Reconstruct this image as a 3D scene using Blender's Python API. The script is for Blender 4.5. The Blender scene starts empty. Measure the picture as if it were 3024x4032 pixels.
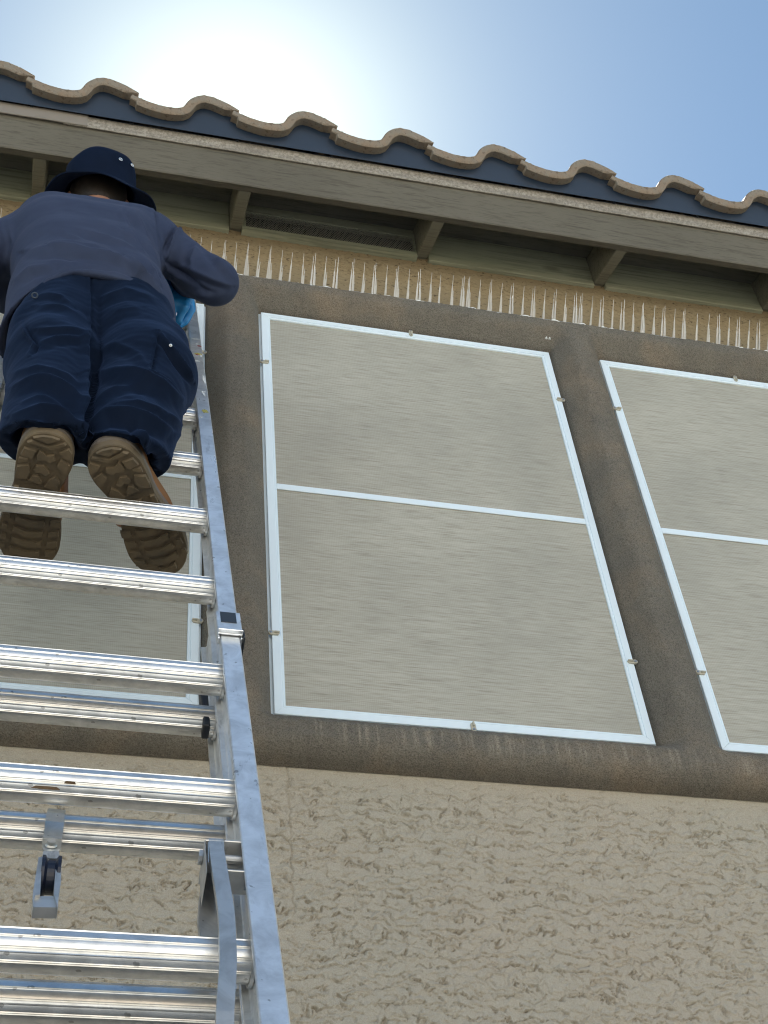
import bpy, math, random
import numpy as np
from mathutils import Matrix, Vector

# ---------------------------------------------------------------- camera, light, exposure
S = bpy.context.scene
COL = S.collection
ZO = 1.5                                   # eye height; geometry below is written relative to eye level
FPX, PITCH, YAW, ROLL = 5705.1, 0.81652196, 0.31307521, -0.11920392
CX, CY = 1512.0, 2016.0
_F = np.array([math.sin(YAW)*math.cos(PITCH), math.cos(YAW)*math.cos(PITCH), math.sin(PITCH)])
_r = np.cross(_F, [0, 0, 1]); _r /= np.linalg.norm(_r); _u = np.cross(_r, _F)
_R = math.cos(ROLL)*_r + math.sin(ROLL)*_u
_U = -math.sin(ROLL)*_r + math.cos(ROLL)*_u
cam = bpy.data.cameras.new('camera'); camo = bpy.data.objects.new('camera', cam); COL.objects.link(camo)
cam.sensor_fit = 'HORIZONTAL'; cam.sensor_width = 36.0; cam.lens = FPX/3024*36
cam.clip_start = 0.05; cam.clip_end = 3000
camo.matrix_world = Matrix(((_R[0], _U[0], -_F[0], 0), (_R[1], _U[1], -_F[1], 0), (_R[2], _U[2], -_F[2], ZO), (0, 0, 0, 1)))
S.camera = camo

SUN = np.array([0.0800, 0.4783, 0.8746]); SUN /= np.linalg.norm(SUN)
EL = math.asin(SUN[2]); AZ = math.atan2(SUN[0], SUN[1])
world = bpy.data.worlds.new('World'); S.world = world; world.use_nodes = True
wn = world.node_tree.nodes; wl = world.node_tree.links; wn.clear()
sky = wn.new('ShaderNodeTexSky'); sky.sky_type = 'NISHITA'; sky.sun_disc = False
sky.sun_elevation = EL; sky.sun_rotation = AZ; sky.altitude = 3000; sky.air_density = 0.6; sky.dust_density = 0.8; sky.ozone_density = 2.0
bg = wn.new('ShaderNodeBackground'); bg.inputs['Strength'].default_value = 0.05
wo = wn.new('ShaderNodeOutputWorld')
# aureole: hazy air scattering round the sun, fixed to the sun's direction
tc = wn.new('ShaderNodeTexCoord')
dot = wn.new('ShaderNodeVectorMath'); dot.operation = 'DOT_PRODUCT'; dot.inputs[1].default_value = tuple(SUN)
wl.new(tc.outputs['Generated'], dot.inputs[0])
def wmath(op, a, b):
    n = wn.new('ShaderNodeMath'); n.operation = op
    for i, v in enumerate((a, b)):
        if isinstance(v, (int, float)): n.inputs[i].default_value = v
        else: wl.new(v, n.inputs[i])
    return n.outputs[0]
dv = wmath('MAXIMUM', dot.outputs['Value'], 0.0)
g1 = wmath('MULTIPLY', wmath('POWER', dv, 190.0), 1.7)
g2 = wmath('MULTIPLY', wmath('POWER', dv, 45.0), 0.42)
gs = wmath('ADD', g1, g2)
comb = wn.new('ShaderNodeVectorMath'); comb.operation = 'SCALE'; comb.inputs[0].default_value = (1.0, 1.0, 0.62)
wl.new(gs, comb.inputs['Scale'])
addv = wn.new('ShaderNodeVectorMath'); addv.operation = 'ADD'
tint = wn.new('ShaderNodeVectorMath'); tint.operation = 'MULTIPLY'; tint.inputs[1].default_value = (0.96, 1.02, 0.84)   # dusty desert air
wl.new(sky.outputs[0], tint.inputs[0]); wl.new(tint.outputs[0], addv.inputs[0]); wl.new(comb.outputs[0], addv.inputs[1])
wl.new(addv.outputs[0], bg.inputs['Color']); wl.new(bg.outputs[0], wo.inputs['Surface'])

sl = bpy.data.lights.new('sun', 'SUN'); sl.energy = 5.0; sl.angle = math.radians(0.5); sl.color = (1.0, 0.985, 0.955)
so = bpy.data.objects.new('sun', sl); COL.objects.link(so)
so.rotation_euler = Vector(-SUN).to_track_quat('-Z', 'Y').to_euler(); so.location = (0, 0, 20)

S.view_settings.view_transform = 'Standard'; S.view_settings.look = 'None'
S.view_settings.exposure = 2.95; S.view_settings.gamma = 1.0; S.view_settings.use_curve_mapping = False
S.cycles.max_bounces = 8; S.cycles.transmission_bounces = 8; S.cycles.transparent_max_bounces = 8
S.cycles.caustics_reflective = False; S.cycles.caustics_refractive = False
S.cycles.sample_clamp_indirect = 4; S.cycles.use_denoising = True; S.cycles.filter_width = 1.15

rnd = random.Random(7)

# ---------------------------------------------------------------- helpers
def ray(px, py):
    return _F + _R*(px-CX)/FPX - _U*(py-CY)/FPX
def at_y(px, py, y):
    v = ray(px, py); return v*y/v[1]
def at_z(px, py, z):
    v = ray(px, py); return v*z/v[2]
def project(P):
    d = P@_F
    return np.stack([CX+FPX*(P@_R)/d, CY-FPX*(P@_U)/d], 1)

def tag(o, label=None, cat=None, group=None, kind=None):
    if label: o['label'] = label
    if cat: o['category'] = cat
    if group: o['group'] = group
    if kind: o['kind'] = kind
    return o
class Fr:      # a frame: object + its world matrix (z already raised by ZO)
    def __init__(s, o, M): s.o = o; s.M = M; s.I = M.inverted()
def thing(name, loc, label, cat, group=None, M=None):
    o = bpy.data.objects.new(name, None); COL.objects.link(o); o.empty_display_size = 0.1
    m = M if M is not None else Matrix.Translation((loc[0], loc[1], loc[2]+ZO))
    o.matrix_world = m
    tag(o, label, cat, group)
    return Fr(o, m)
def link(name, me, parent, loc=None):
    o = bpy.data.objects.new(name, me); COL.objects.link(o)
    if parent is not None: o.parent = parent
    if loc is not None: o.location = loc
    return o
def mesh(name, V, F, mat, smooth=False):
    me = bpy.data.meshes.new(name)
    V = np.asarray(V, dtype=np.float32)
    if isinstance(F, np.ndarray):
        n, k = F.shape
        me.vertices.add(len(V)); me.vertices.foreach_set('co', V.ravel())
        me.loops.add(n*k); me.loops.foreach_set('vertex_index', F.astype(np.int32).ravel())
        me.polygons.add(n); me.polygons.foreach_set('loop_start', np.arange(0, n*k, k, dtype=np.int32))
        me.update(calc_edges=True)
    else:
        me.from_pydata([tuple(map(float, v)) for v in V], [], F); me.update()
    if mat: me.materials.append(mat)
    if smooth: me.polygons.foreach_set('use_smooth', np.ones(len(me.polygons), dtype=bool))
    return me
def part(name, V, F, mat, fr, smooth=False, parent=None):
    """V in eye-relative world coordinates; stored local to the thing's frame"""
    V = np.asarray(V, dtype=float)
    I = np.array(fr.I)
    W = V + [0, 0, ZO]
    L = W@I[:3, :3].T + I[:3, 3]
    return link(name, mesh(name, L, F, mat, smooth), parent or fr.o)
class MB:      # mesh builder
    def __init__(s): s.V = []; s.F = []
    def add(s, V, F):
        b = len(s.V); s.V += [tuple(map(float, v)) for v in V]; s.F += [tuple(i+b for i in f) for f in F]; return s
    def box(s, x0, x1, y0, y1, z0, z1, ch=0.0):
        if ch <= 0:
            V = [(x, y, z) for x in (x0, x1) for y in (y0, y1) for z in (z0, z1)]
            F = [(0, 1, 3, 2), (4, 6, 7, 5), (0, 4, 5, 1), (2, 3, 7, 6), (0, 2, 6, 4), (1, 5, 7, 3)]
            return s.add(V, F)
        c = min(ch, (x1-x0)/2.2, (y1-y0)/2.2, (z1-z0)/2.2)
        V = []; idx = {}
        for i, x in enumerate((x0, x1)):
            for j, y in enumerate((y0, y1)):
                for k, z in enumerate((z0, z1)):
                    sx, sy, sz = (1 if i == 0 else -1), (1 if j == 0 else -1), (1 if k == 0 else -1)
                    idx[i, j, k, 0] = len(V); V.append((x, y+sy*c, z+sz*c))
                    idx[i, j, k, 1] = len(V); V.append((x+sx*c, y, z+sz*c))
                    idx[i, j, k, 2] = len(V); V.append((x+sx*c, y+sy*c, z))
        F = []
        for i in (0, 1): F.append([idx[i, j, k, 0] for j, k in ((0, 0), (1, 0), (1, 1), (0, 1))][::(1 if i else -1)])
        for j in (0, 1): F.append([idx[i, j, k, 1] for i, k in ((0, 0), (0, 1), (1, 1), (1, 0))][::(1 if j else -1)])
        for k in (0, 1): F.append([idx[i, j, k, 2] for i, j in ((0, 0), (1, 0), (1, 1), (0, 1))][::(1 if k else -1)])
        for a in (0, 1):
            for b in (0, 1):
                F.append([idx[a, b, 0, 0], idx[a, b, 1, 0], idx[a, b, 1, 1], idx[a, b, 0, 1]])
                F.append([idx[a, 0, b, 0], idx[a, 1, b, 0], idx[a, 1, b, 2], idx[a, 0, b, 2]])
                F.append([idx[0, a, b, 1], idx[1, a, b, 1], idx[1, a, b, 2], idx[0, a, b, 2]])
        for i in (0, 1):
            for j in (0, 1):
                for k in (0, 1): F.append([idx[i, j, k, n] for n in (0, 1, 2)])
        return s.add(V, F)
    def prism(s, poly, fn0, fn1):
        n = len(poly); V = [fn0(*p) for p in poly]+[fn1(*p) for p in poly]
        F = [tuple(range(n))[::-1], tuple(range(n, 2*n))]+[(i, (i+1) % n, n+(i+1) % n, n+i) for i in range(n)]
        return s.add(V, F)
    def tube(s, pts, radii, n=10, cap=True):
        pts = [Vector(p) for p in pts]; rings = []
        if isinstance(radii, (int, float)): radii = [radii]*len(pts)
        t0 = (pts[1]-pts[0]).normalized(); a = t0.orthogonal().normalized()
        V = []; F = []
        for i, p in enumerate(pts):
            t = (pts[min(i+1, len(pts)-1)]-pts[max(i-1, 0)]).normalized()
            a = (a-t*a.dot(t)).normalized(); b = t.cross(a)
            for k in range(n):
                w = 2*math.pi*k/n; V.append(p+(a*math.cos(w)+b*math.sin(w))*radii[i])
        for i in range(len(pts)-1):
            for k in range(n): F.append((i*n+k, i*n+(k+1) % n, (i+1)*n+(k+1) % n, (i+1)*n+k))
        if cap: F += [tuple(range(n))[::-1], tuple(range((len(pts)-1)*n, len(pts)*n))]
        return s.add(V, F)
    def bar(s, pts, widths, thick, wdir):
        """flat bar swept along pts; wdir = width direction"""
        w = Vector(wdir).normalized(); V = []; F = []
        pts = [Vector(p) for p in pts]
        for i, p in enumerate(pts):
            t = (pts[min(i+1, len(pts)-1)]-pts[max(i-1, 0)]).normalized(); n = t.cross(w).normalized()
            h = widths[i]/2 if not isinstance(widths, (int, float)) else widths/2
            for a, b in ((-1, -1), (1, -1), (1, 1), (-1, 1)): V.append(p+w*h*a+n*thick/2*b)
        for i in range(len(pts)-1):
            for k in range(4): F.append((i*4+k, i*4+(k+1) % 4, i*4+4+(k+1) % 4, i*4+4+k))
        F += [(3, 2, 1, 0), tuple(range(len(pts)*4-4, len(pts)*4))]
        return s.add(V, F)

# 2D gradient noise in numpy
def _hash(ix, iy, seed):
    h = (ix.astype(np.int64)*374761393+iy.astype(np.int64)*668265263+seed*974634777) & 0xffffffff
    h = ((h ^ (h >> 13))*1274126177) & 0xffffffff
    return ((h ^ (h >> 16)) & 0xffff)/65535.0
def pnoise(x, y, seed=0):
    ix = np.floor(x); iy = np.floor(y); fx = x-ix; fy = y-iy
    u = fx*fx*fx*(fx*(fx*6-15)+10); v = fy*fy*fy*(fy*(fy*6-15)+10)
    def g(dx, dy):
        a = _hash(ix+dx, iy+dy, seed)*2*np.pi
        return np.cos(a)*(fx-dx)+np.sin(a)*(fy-dy)
    return ((g(0, 0)*(1-u)+g(1, 0)*u)*(1-v)+(g(0, 1)*(1-u)+g(1, 1)*u)*v)*1.5
def fbm(x, y, seed=0, o=3, g=0.5):
    r = 0; a = 1
    for k in range(o): r = r+a*pnoise(x*2**k, y*2**k, seed+17*k); a *= g
    return r
def sstep(a, b, x):
    t = np.clip((x-a)/(b-a), 0, 1); return t*t*(3-2*t)

# ---------------------------------------------------------------- materials
class NT:
    def __init__(s, name):
        s.m = bpy.data.materials.new(name); s.m.use_nodes = True; s.n = s.m.node_tree.nodes; s.l = s.m.node_tree.links
        s.b = s.n['Principled BSDF']; s.tc = s.n.new('ShaderNodeTexCoord'); s.co = s.tc.outputs['Object']
    def set(s, inp, v):
        i = s.b.inputs[inp]
        if hasattr(v, 'is_linked'): s.l.new(v, i)
        elif isinstance(v, tuple) and len(v) == 3: i.default_value = (*v, 1)
        else: i.default_value = v
        return s
    def map(s, scale, rot=(0, 0, 0), src=None, loc=(0, 0, 0)):
        m = s.n.new('ShaderNodeMapping'); m.inputs['Scale'].default_value = scale; m.inputs['Rotation'].default_value = rot; m.inputs['Location'].default_value = loc
        s.l.new(src or s.co, m.inputs['Vector']); return m.outputs[0]
    def noise(s, scale, detail=4, rough=0.55, vec=None, dist=0.0):
        n = s.n.new('ShaderNodeTexNoise'); n.inputs['Scale'].default_value = scale; n.inputs['Detail'].default_value = detail
        n.inputs['Roughness'].default_value = rough; n.inputs['Distortion'].default_value = dist
        s.l.new(vec or s.co, n.inputs['Vector']); return n.outputs['Fac']
    def ramp(s, fac, stops, interp='LINEAR'):
        r = s.n.new('ShaderNodeValToRGB'); r.color_ramp.interpolation = interp
        e = r.color_ramp.elements
        while len(e) < len(stops): e.new(0.5)
        for k, (p, c) in enumerate(stops):
            e[k].position = p; e[k].color = (*c, 1) if isinstance(c, tuple) else (c, c, c, 1)
        s.l.new(fac, r.inputs[0]); return r.outputs[0]
    def mix(s, fac, a, b, mode='MIX'):
        m = s.n.new('ShaderNodeMix'); m.data_type = 'RGBA'; m.blend_type = mode
        for i, v in ((0, fac), (6, a), (7, b)):
            if hasattr(v, 'is_linked'): s.l.new(v, m.inputs[i])
            elif isinstance(v, tuple): m.inputs[i].default_value = (*v, 1)
            else: m.inputs[i].default_value = v
        return m.outputs[2]
    def math(s, op, a, b=0.0, c=None):
        m = s.n.new('ShaderNodeMath'); m.operation = op
        for i, v in enumerate((a, b, c)):
            if v is None: continue
            if hasattr(v, 'is_linked'): s.l.new(v, m.inputs[i])
            else: m.inputs[i].default_value = v
        return m.outputs[0]
    def sep(s, vec=None):
        m = s.n.new('ShaderNodeSeparateXYZ'); s.l.new(vec or s.co, m.inputs[0]); return m.outputs
    def bump(s, h, strength=0.5, dist=0.002, prev=None):
        b = s.n.new('ShaderNodeBump'); b.inputs['Strength'].default_value = strength; b.inputs['Distance'].default_value = dist
        s.l.new(h, b.inputs['Height'])
        if prev is not None: s.l.new(prev, b.inputs['Normal'])
        s.l.new(b.outputs[0], s.b.inputs['Normal']); return b.outputs[0]

def m_stucco():
    m = NT('stucco')
    big = m.noise(1.7, 3, 0.5); mid = m.noise(14, 3); fine = m.noise(420, 3, 0.6)
    c = m.mix(m.ramp(big, [(0.38, 0.0), (0.62, 1.0)]), (0.45, 0.400, 0.325), (0.435, 0.405, 0.335))
    c = m.mix(m.math('MULTIPLY', mid, 0.5), c, (0.45, 0.39, 0.318))
    c = m.mix(m.ramp(fine, [(0.3, 0.35), (0.6, 0.0)]), c, (0.20, 0.16, 0.11))
    m.set('Base Color', c).set('Roughness', 0.95).set('Specular IOR Level', 0.15)
    m.bump(m.noise(260, 4, 0.65), 0.7, 0.0016); return m.m
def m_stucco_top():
    m = NT('stucco_upper')  # same wall stucco, darker, with the yellow of bounced sunlight put into its colour
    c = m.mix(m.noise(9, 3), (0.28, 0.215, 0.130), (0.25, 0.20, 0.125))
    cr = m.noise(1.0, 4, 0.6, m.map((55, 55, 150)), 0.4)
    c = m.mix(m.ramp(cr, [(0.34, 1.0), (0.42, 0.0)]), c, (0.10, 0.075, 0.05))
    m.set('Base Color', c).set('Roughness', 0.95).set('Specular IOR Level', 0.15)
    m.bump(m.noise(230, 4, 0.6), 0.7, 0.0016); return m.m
def m_trim():
    m = NT('trim_stucco')
    x, y, z = m.sep()
    fine = m.noise(330, 3, 0.6)
    blot = m.noise(4.5, 4, 0.6, None, 0.5)
    c = m.mix(m.ramp(blot, [(0.46, 0.0), (0.68, 0.55)]), (0.218, 0.198, 0.165), (0.33, 0.255, 0.18))
    # rain streaks on the sill
    st = m.ramp(m.noise(1.0, 3, 0.6, m.map((70, 3, 2.5))), [(0.50, 0.0), (0.64, 0.75)])
    zm = m.math('MULTIPLY', m.ramp(z, [(0.0, 0.0), (1.0, 1.0)]), 1.0)
    lo = m.n.new('ShaderNodeMapRange'); lo.inputs['From Min'].default_value = 0.075; lo.inputs['From Max'].default_value = 0.11; lo.inputs['To Min'].default_value = 1; lo.inputs['To Max'].default_value = 0
    m.l.new(z, lo.inputs[0])
    lo2 = m.n.new('ShaderNodeMapRange'); lo2.inputs['From Min'].default_value = 0.02; lo2.inputs['From Max'].default_value = 0.045
    m.l.new(z, lo2.inputs[0])
    k = m.math('MULTIPLY', st, m.math('MULTIPLY', lo.outputs[0], lo2.outputs[0]))
    c = m.mix(k, c, (0.42, 0.37, 0.29))
    dirt = m.ramp(m.noise(1.0, 4, 0.6, m.map((14, 5, 9))), [(0.40, 0.35), (0.60, 0.0)])
    c = m.mix(dirt, c, (0.145, 0.136, 0.120))
    c = m.mix(m.ramp(m.noise(150, 3, 0.7), [(0.36, 0.22), (0.50, 0.0)]), c, (0.08, 0.07, 0.06))
    c = m.mix(m.ramp(fine, [(0.34, 0.6), (0.56, 0.0)]), c, (0.055, 0.045, 0.036))
    c = m.mix(m.ramp(fine, [(0.6, 0.0), (0.75, 0.45)]), c, (0.27, 0.22, 0.17))
    m.set('Base Color', c).set('Roughness', 0.95).set('Specular IOR Level', 0.12)
    b = m.bump(m.noise(110, 4, 0.7, m.map((1, 1, 1.6))), 0.9, 0.005); m.bump(m.noise(300, 4, 0.65), 0.9, 0.002, b); return m.m
def m_wood(name, c1, c2, dirt=(0.09, 0.075, 0.055), damt=0.3, grain=(3, 60, 60)):
    m = NT(name)
    g = m.noise(1.0, 5, 0.65, m.map(grain), 0.3)
    c = m.mix(m.ramp(m.noise(2.6, 4), [(0.35, 0.0), (0.65, 1.0)]), c1, c2)
    c = m.mix(m.ramp(g, [(0.36, 0.55), (0.48, 0.0)]), c, tuple(v*0.50 for v in c1))
    g2 = m.noise(1.0, 4, 0.7, m.map(tuple(v*2.4 for v in grain)), 0.2)
    c = m.mix(m.ramp(g2, [(0.34, 0.55), (0.46, 0.0)]), c, tuple(v*0.5 for v in c1))
    # knots
    v = m.n.new('ShaderNodeTexVoronoi'); v.inputs['Scale'].default_value = 1.0; m.l.new(m.map((2.1, 4, 5.2)), v.inputs['Vector'])
    kn = m.ramp(v.outputs['Distance'], [(0.05, 0.55), (0.10, 0.0)])
    c = m.mix(m.math('MULTIPLY', kn, damt*2), c, dirt)
    m.set('Base Color', c).set('Roughness', 0.72).set('Specular IOR Level', 0.25)
    wv = m.n.new('ShaderNodeTexWave'); wv.inputs['Scale'].default_value = 1; wv.inputs['Distortion'].default_value = 8; wv.inputs['Detail'].default_value = 3
    wv.bands_direction = 'Z'; m.l.new(m.map((0.8, 30, 30)), wv.inputs['Vector'])
    m.bump(g, 0.6, 0.0022); return m.m
def m_simple(name, col, rough=0.5, metal=0.0, spec=0.5, var=0.0, vs=20, bump=0.0, bs=200):
    m = NT(name)
    if var: m.set('Base Color', m.mix(m.noise(vs, 4), tuple(v*(1-var) for v in col), tuple(min(1, v*(1+var)) for v in col)))
    else: m.set('Base Color', col)
    m.set('Roughness', rough).set('Metallic', metal).set('Specular IOR Level', spec)
    if bump: m.bump(m.noise(bs, 3), bump, 0.001)
    return m.m
def m_alu(name, axis, base=(0.80, 0.80, 0.80), r0=0.18, r1=0.42, dirtamt=0.5, metal=0.85):
    m = NT(name)
    sc = {'x': (1.5, 260, 260), 'z': (160, 160, 1.4)}[axis]
    br = m.noise(1.0, 3, 0.6, m.map(sc))
    bl = m.noise(22, 5, 0.65, None, 0.6)
    c = m.mix(m.ramp(bl, [(0.42, 0.0), (0.66, 1.0)]), base, tuple(v*0.74 for v in base))
    sc2 = m.noise(1.0, 4, 0.7, m.map((40, 40, 9) if axis == 'z' else (9, 40, 40), rot=(0, 0.12, 0)), 0.4)
    c = m.mix(m.ramp(sc2, [(0.62, 0.0), (0.68, 0.45)]), c, tuple(v*0.5 for v in base))
    sp = m.noise(75, 2, 0.5)
    c = m.mix(m.ramp(sp, [(0.70, 0.0), (0.73, dirtamt)]), c, (0.10, 0.09, 0.08))
    m.set('Base Color', c).set('Metallic', metal)
    mr = m.n.new('ShaderNodeMapRange'); mr.inputs['To Min'].default_value = r0; mr.inputs['To Max'].default_value = r1
    m.l.new(m.math('ADD', m.math('MULTIPLY', br, 0.5), m.math('MULTIPLY', bl, 0.5)), mr.inputs[0]); m.set('Roughness', mr.outputs[0])
    b = m.bump(br, 0.15, 0.0006); m.bump(m.noise(30, 3), 0.08, 0.003, b); return m.m
def m_fabric_screen():
    m = NT('screen_fabric')
    s1 = m.noise(1.0, 4, 0.7, m.map((8.0, 1, 230))); s2 = m.noise(1.0, 3, 0.6, m.map((22.0, 1, 480), loc=(3, 0, 1)))
    k = m.math('ADD', m.math('MULTIPLY', s1, 0.6), m.math('MULTIPLY', s2, 0.4))
    c = m.ramp(k, [(0.33, (0.27, 0.250, 0.205)), (0.48, (0.425, 0.405, 0.345)), (0.64, (0.53, 0.51, 0.445))])
    c = m.mix(m.ramp(m.noise(2.2, 3), [(0.4, 0.0), (0.65, 0.35)]), c, (0.25, 0.245, 0.215))
    w1 = m.n.new('ShaderNodeTexWave'); w1.bands_direction = 'X'; w1.inputs['Scale'].default_value = 70; m.l.new(m.co, w1.inputs['Vector'])
    c = m.mix(m.math('MULTIPLY', w1.outputs['Fac'], 0.12), c, (0.12, 0.105, 0.085))
    m.set('Base Color', c).set('Roughness', 0.75).set('Specular IOR Level', 0.2)
    m.bump(k, 0.3, 0.001); return m.m
def m_tile():
    m = NT('roof_tile')
    c = m.mix(m.noise(7, 4), (0.225, 0.165, 0.12), (0.27, 0.22, 0.17))
    c = m.mix(m.ramp(m.noise(30, 5, 0.7), [(0.42, 0.0), (0.62, 0.75)]), c, (0.23, 0.21, 0.18))
    c = m.mix(m.ramp(m.noise(95, 3, 0.6), [(0.3, 0.6), (0.45, 0.0)]), c, (0.09, 0.065, 0.045))
    m.set('Base Color', c).set('Roughness', 0.93).set('Specular IOR Level', 0.2)
    b = m.bump(m.noise(38, 4, 0.6), 0.5, 0.006); m.bump(m.noise(260, 3), 0.7, 0.002, b); return m.m
def m_cloth(name, c1, c2, weave=900, sheen=0.03, tint=(0.25, 0.45, 1.0)):
    m = NT(name)
    m.set('Base Color', m.mix(m.ramp(m.noise(11, 4), [(0.35, 0.0), (0.7, 1.0)]), c1, c2)).set('Roughness', 0.85).set('Specular IOR Level', 0.12)
    m.set('Sheen Tint', tint).set('Sheen Weight', sheen).set('Sheen Roughness', 0.4)
    b = m.bump(m.noise(14, 3, 0.5, None, 0.3), 0.25, 0.005); m.bump(m.noise(weave, 2), 0.3, 0.0007, b); return m.m
def m_galv():
    m = NT('galvanised_drip_metal')
    v = m.noise(120, 4, 0.7); w = m.noise(1.0, 4, 0.6, m.map((7, 90, 90)))
    c = m.mix(m.ramp(v, [(0.38, 0.0), (0.6, 1.0)]), (0.19, 0.165, 0.135), (0.36, 0.33, 0.28))
    c = m.mix(m.ramp(w, [(0.45, 0.0), (0.62, 0.6)]), c, (0.17, 0.15, 0.13))
    m.set('Base Color', c).set('Roughness', 0.55).set('Metallic', 0.25); m.bump(v, 0.2, 0.001); return m.m
def m_clear():
    m = NT('clear_plastic')
    m.set('Base Color', (0.90, 0.89, 0.86)).set('Roughness', 0.15).set('Transmission Weight', 0.62).set('IOR', 1.49).set('Specular IOR Level', 0.8); return m.m
def m_sole():
    m = NT('rubber_sole')
    c = m.mix(m.noise(40, 4, 0.65), (0.13, 0.10, 0.065), (0.19, 0.145, 0.092))
    c = m.mix(m.ramp(m.noise(15, 3), [(0.45, 0.0), (0.65, 0.6)]), c, (0.085, 0.075, 0.06))
    m.set('Base Color', c).set('Roughness', 0.85).set('Specular IOR Level', 0.3); m.bump(m.noise(160, 4), 0.5, 0.0015); return m.m
def m_ground():
    m = NT('ground_gravel')
    c = m.mix(m.noise(0.6, 3), (0.060, 0.070, 0.050), (0.095, 0.100, 0.075))
    c = m.mix(m.ramp(m.noise(45, 4, 0.7), [(0.35, 0.7), (0.6, 0.0)]), c, (0.17, 0.14, 0.11))
    m.set('Base Color', c).set('Roughness', 0.95); m.bump(m.noise(45, 4, 0.7), 0.8, 0.02); return m.m

M = dict(
 stucco=m_stucco(), stucco_up=m_stucco_top(), trim=m_trim(),
 fascia=m_wood('fascia_paint', (0.118, 0.108, 0.087), (0.142, 0.130, 0.105), grain=(9, 120, 120)),
 rafter=m_wood('eave_paint', (0.21, 0.20, 0.155), (0.235, 0.225, 0.175), damt=0.2),
 sheath=m_wood('soffit_paint', (0.19, 0.185, 0.16), (0.22, 0.21, 0.18), damt=0.2, grain=(4, 30, 30)),
 block=m_wood('block_paint', (0.29, 0.30, 0.215), (0.32, 0.325, 0.24), damt=0.45, grain=(2.2, 60, 50)),
 drip=m_simple('painted_drip_metal', (0.205, 0.18, 0.155), 0.45, 0.0, 0.5, 0.08, 8), galv=m_galv(),
 navy=m_simple('navy_bird_stop', (0.012, 0.024, 0.046), 0.36, 0.0, 0.5, 0.15, 6, 0.2, 60),
 tile=m_tile(), white=m_simple('sky_tinted_white_paint', (0.76, 0.86, 0.93), 0.38, 0.0, 0.5, 0.04, 12),  # white frames: the blue of the skylight is mixed into the paint colour
 spline=m_simple('frame_lip', (0.46, 0.50, 0.43), 0.5), fabric=m_fabric_screen(),
 clip=m_simple('clip_plastic', (0.50, 0.47, 0.38), 0.4), screw=m_simple('zinc_screw', (0.5, 0.5, 0.5), 0.35, 1.0),
 dark=m_simple('dark_gap', (0.012, 0.012, 0.012), 0.8), wire=m_simple('vent_wire', (0.26, 0.25, 0.21), 0.5, 0.0),
 caulk=m_simple('white_caulk', (0.80, 0.80, 0.78), 0.4, 0, 0.5, 0.05, 60), clear=m_clear(),
 alu_x=m_alu('aluminium_rung', 'x', (0.84, 0.84, 0.83), 0.24, 0.42, 0.5, 0.85), alu_z=m_alu('aluminium_rail', 'z', (0.93, 0.95, 0.97), 0.20, 0.42, 0.5, 0.72),
 alu_c=m_alu('cast_aluminium', 'z', (0.62, 0.62, 0.61), 0.32, 0.5, 0.5, 0.8), steel=m_alu('zinc_steel', 'z', (0.75, 0.74, 0.70), 0.2, 0.4, 0.6, 0.9),
 black=m_simple('black_rubber', (0.012, 0.014, 0.02), 0.5), navy_wheel=m_simple('navy_wheel_plastic', (0.008, 0.012, 0.028), 0.4),
 label=m_simple('black_label', (0.03, 0.035, 0.045), 0.45), glass=m_simple('window_glass', (0.02, 0.025, 0.03), 0.05),
 shirt=m_cloth('shirt_cloth', (0.033, 0.044, 0.082), (0.040, 0.052, 0.094), 700, 0.07, (0.7, 0.75, 1.0)),
 pants=m_cloth('trouser_cloth', (0.0018, 0.0056, 0.0165), (0.0028, 0.0080, 0.0225), 900, 0.12),
 hat=m_cloth('hat_cloth', (0.0026, 0.007, 0.020), (0.0036, 0.009, 0.026), 1000),
 skin=m_simple('skin', (0.34, 0.17, 0.11), 0.55, 0, 0.4, 0.1, 30), hair=m_simple('dark_hair', (0.018, 0.013, 0.01), 0.6, 0, 0.4, 0.3, 300, 0.8, 500),
 glove=m_simple('blue_nitrile', (0.03, 0.27, 0.62), 0.38, 0, 0.5, 0.15, 40, 0.5, 130),
 leather=m_simple('tan_suede', (0.26, 0.125, 0.052), 0.8, 0, 0.3, 0.25, 25, 0.5, 240), midsole=m_simple('mid_sole_rubber', (0.17, 0.145, 0.125), 0.75, 0, 0.3, 0.15, 40, 0.3, 150),
 sole=m_sole(), grommet=m_simple('eyelet_metal', (0.75, 0.77, 0.78), 0.3, 0.9), button=m_simple('navy_button', (0.03, 0.045, 0.07), 0.35),
 ground=m_ground(), pale_stucco=m_simple('pale_stucco', (0.60, 0.615, 0.60), 0.95, 0, 0.2, 0.06, 1.5, 0.5, 40), concrete=m_simple('concrete', (0.13, 0.132, 0.13), 0.9, 0, 0.3, 0.12, 2, 0.4, 60),
 block_wall=m_simple('garden_wall_block', (0.30, 0.24, 0.18), 0.9, 0, 0.2, 0.1, 3, 0.5, 40),
 p_white=m_simple('white_paint_mark', (0.7, 0.72, 0.72), 0.5), p_red=m_simple('red_paint_mark', (0.30, 0.05, 0.05), 0.5), p_yellow=m_simple('yellow_paint_mark', (0.42, 0.38, 0.08), 0.5),
 mud=m_simple('dried_mud', (0.13, 0.085, 0.05), 0.9, 0, 0.2, 0.3, 200),
)

# ---------------------------------------------------------------- ground
W = 2.46                     # distance of the wall plane
g = MB(); g.add([(-400, -400, 0), (400, -400, 0), (400, 400, 0), (-400, 400, 0)], [(0, 1, 2, 3)])
tag(link('ground', mesh('ground', g.V, g.F, M['ground']), None), kind='structure')
g = MB(); g.box(-7, 9, -3.2, W+0.04, 0.004, 0.06, 0.01)
tag(link('patio', mesh('patio', g.V, g.F, M['concrete']), None), kind='structure')

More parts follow.
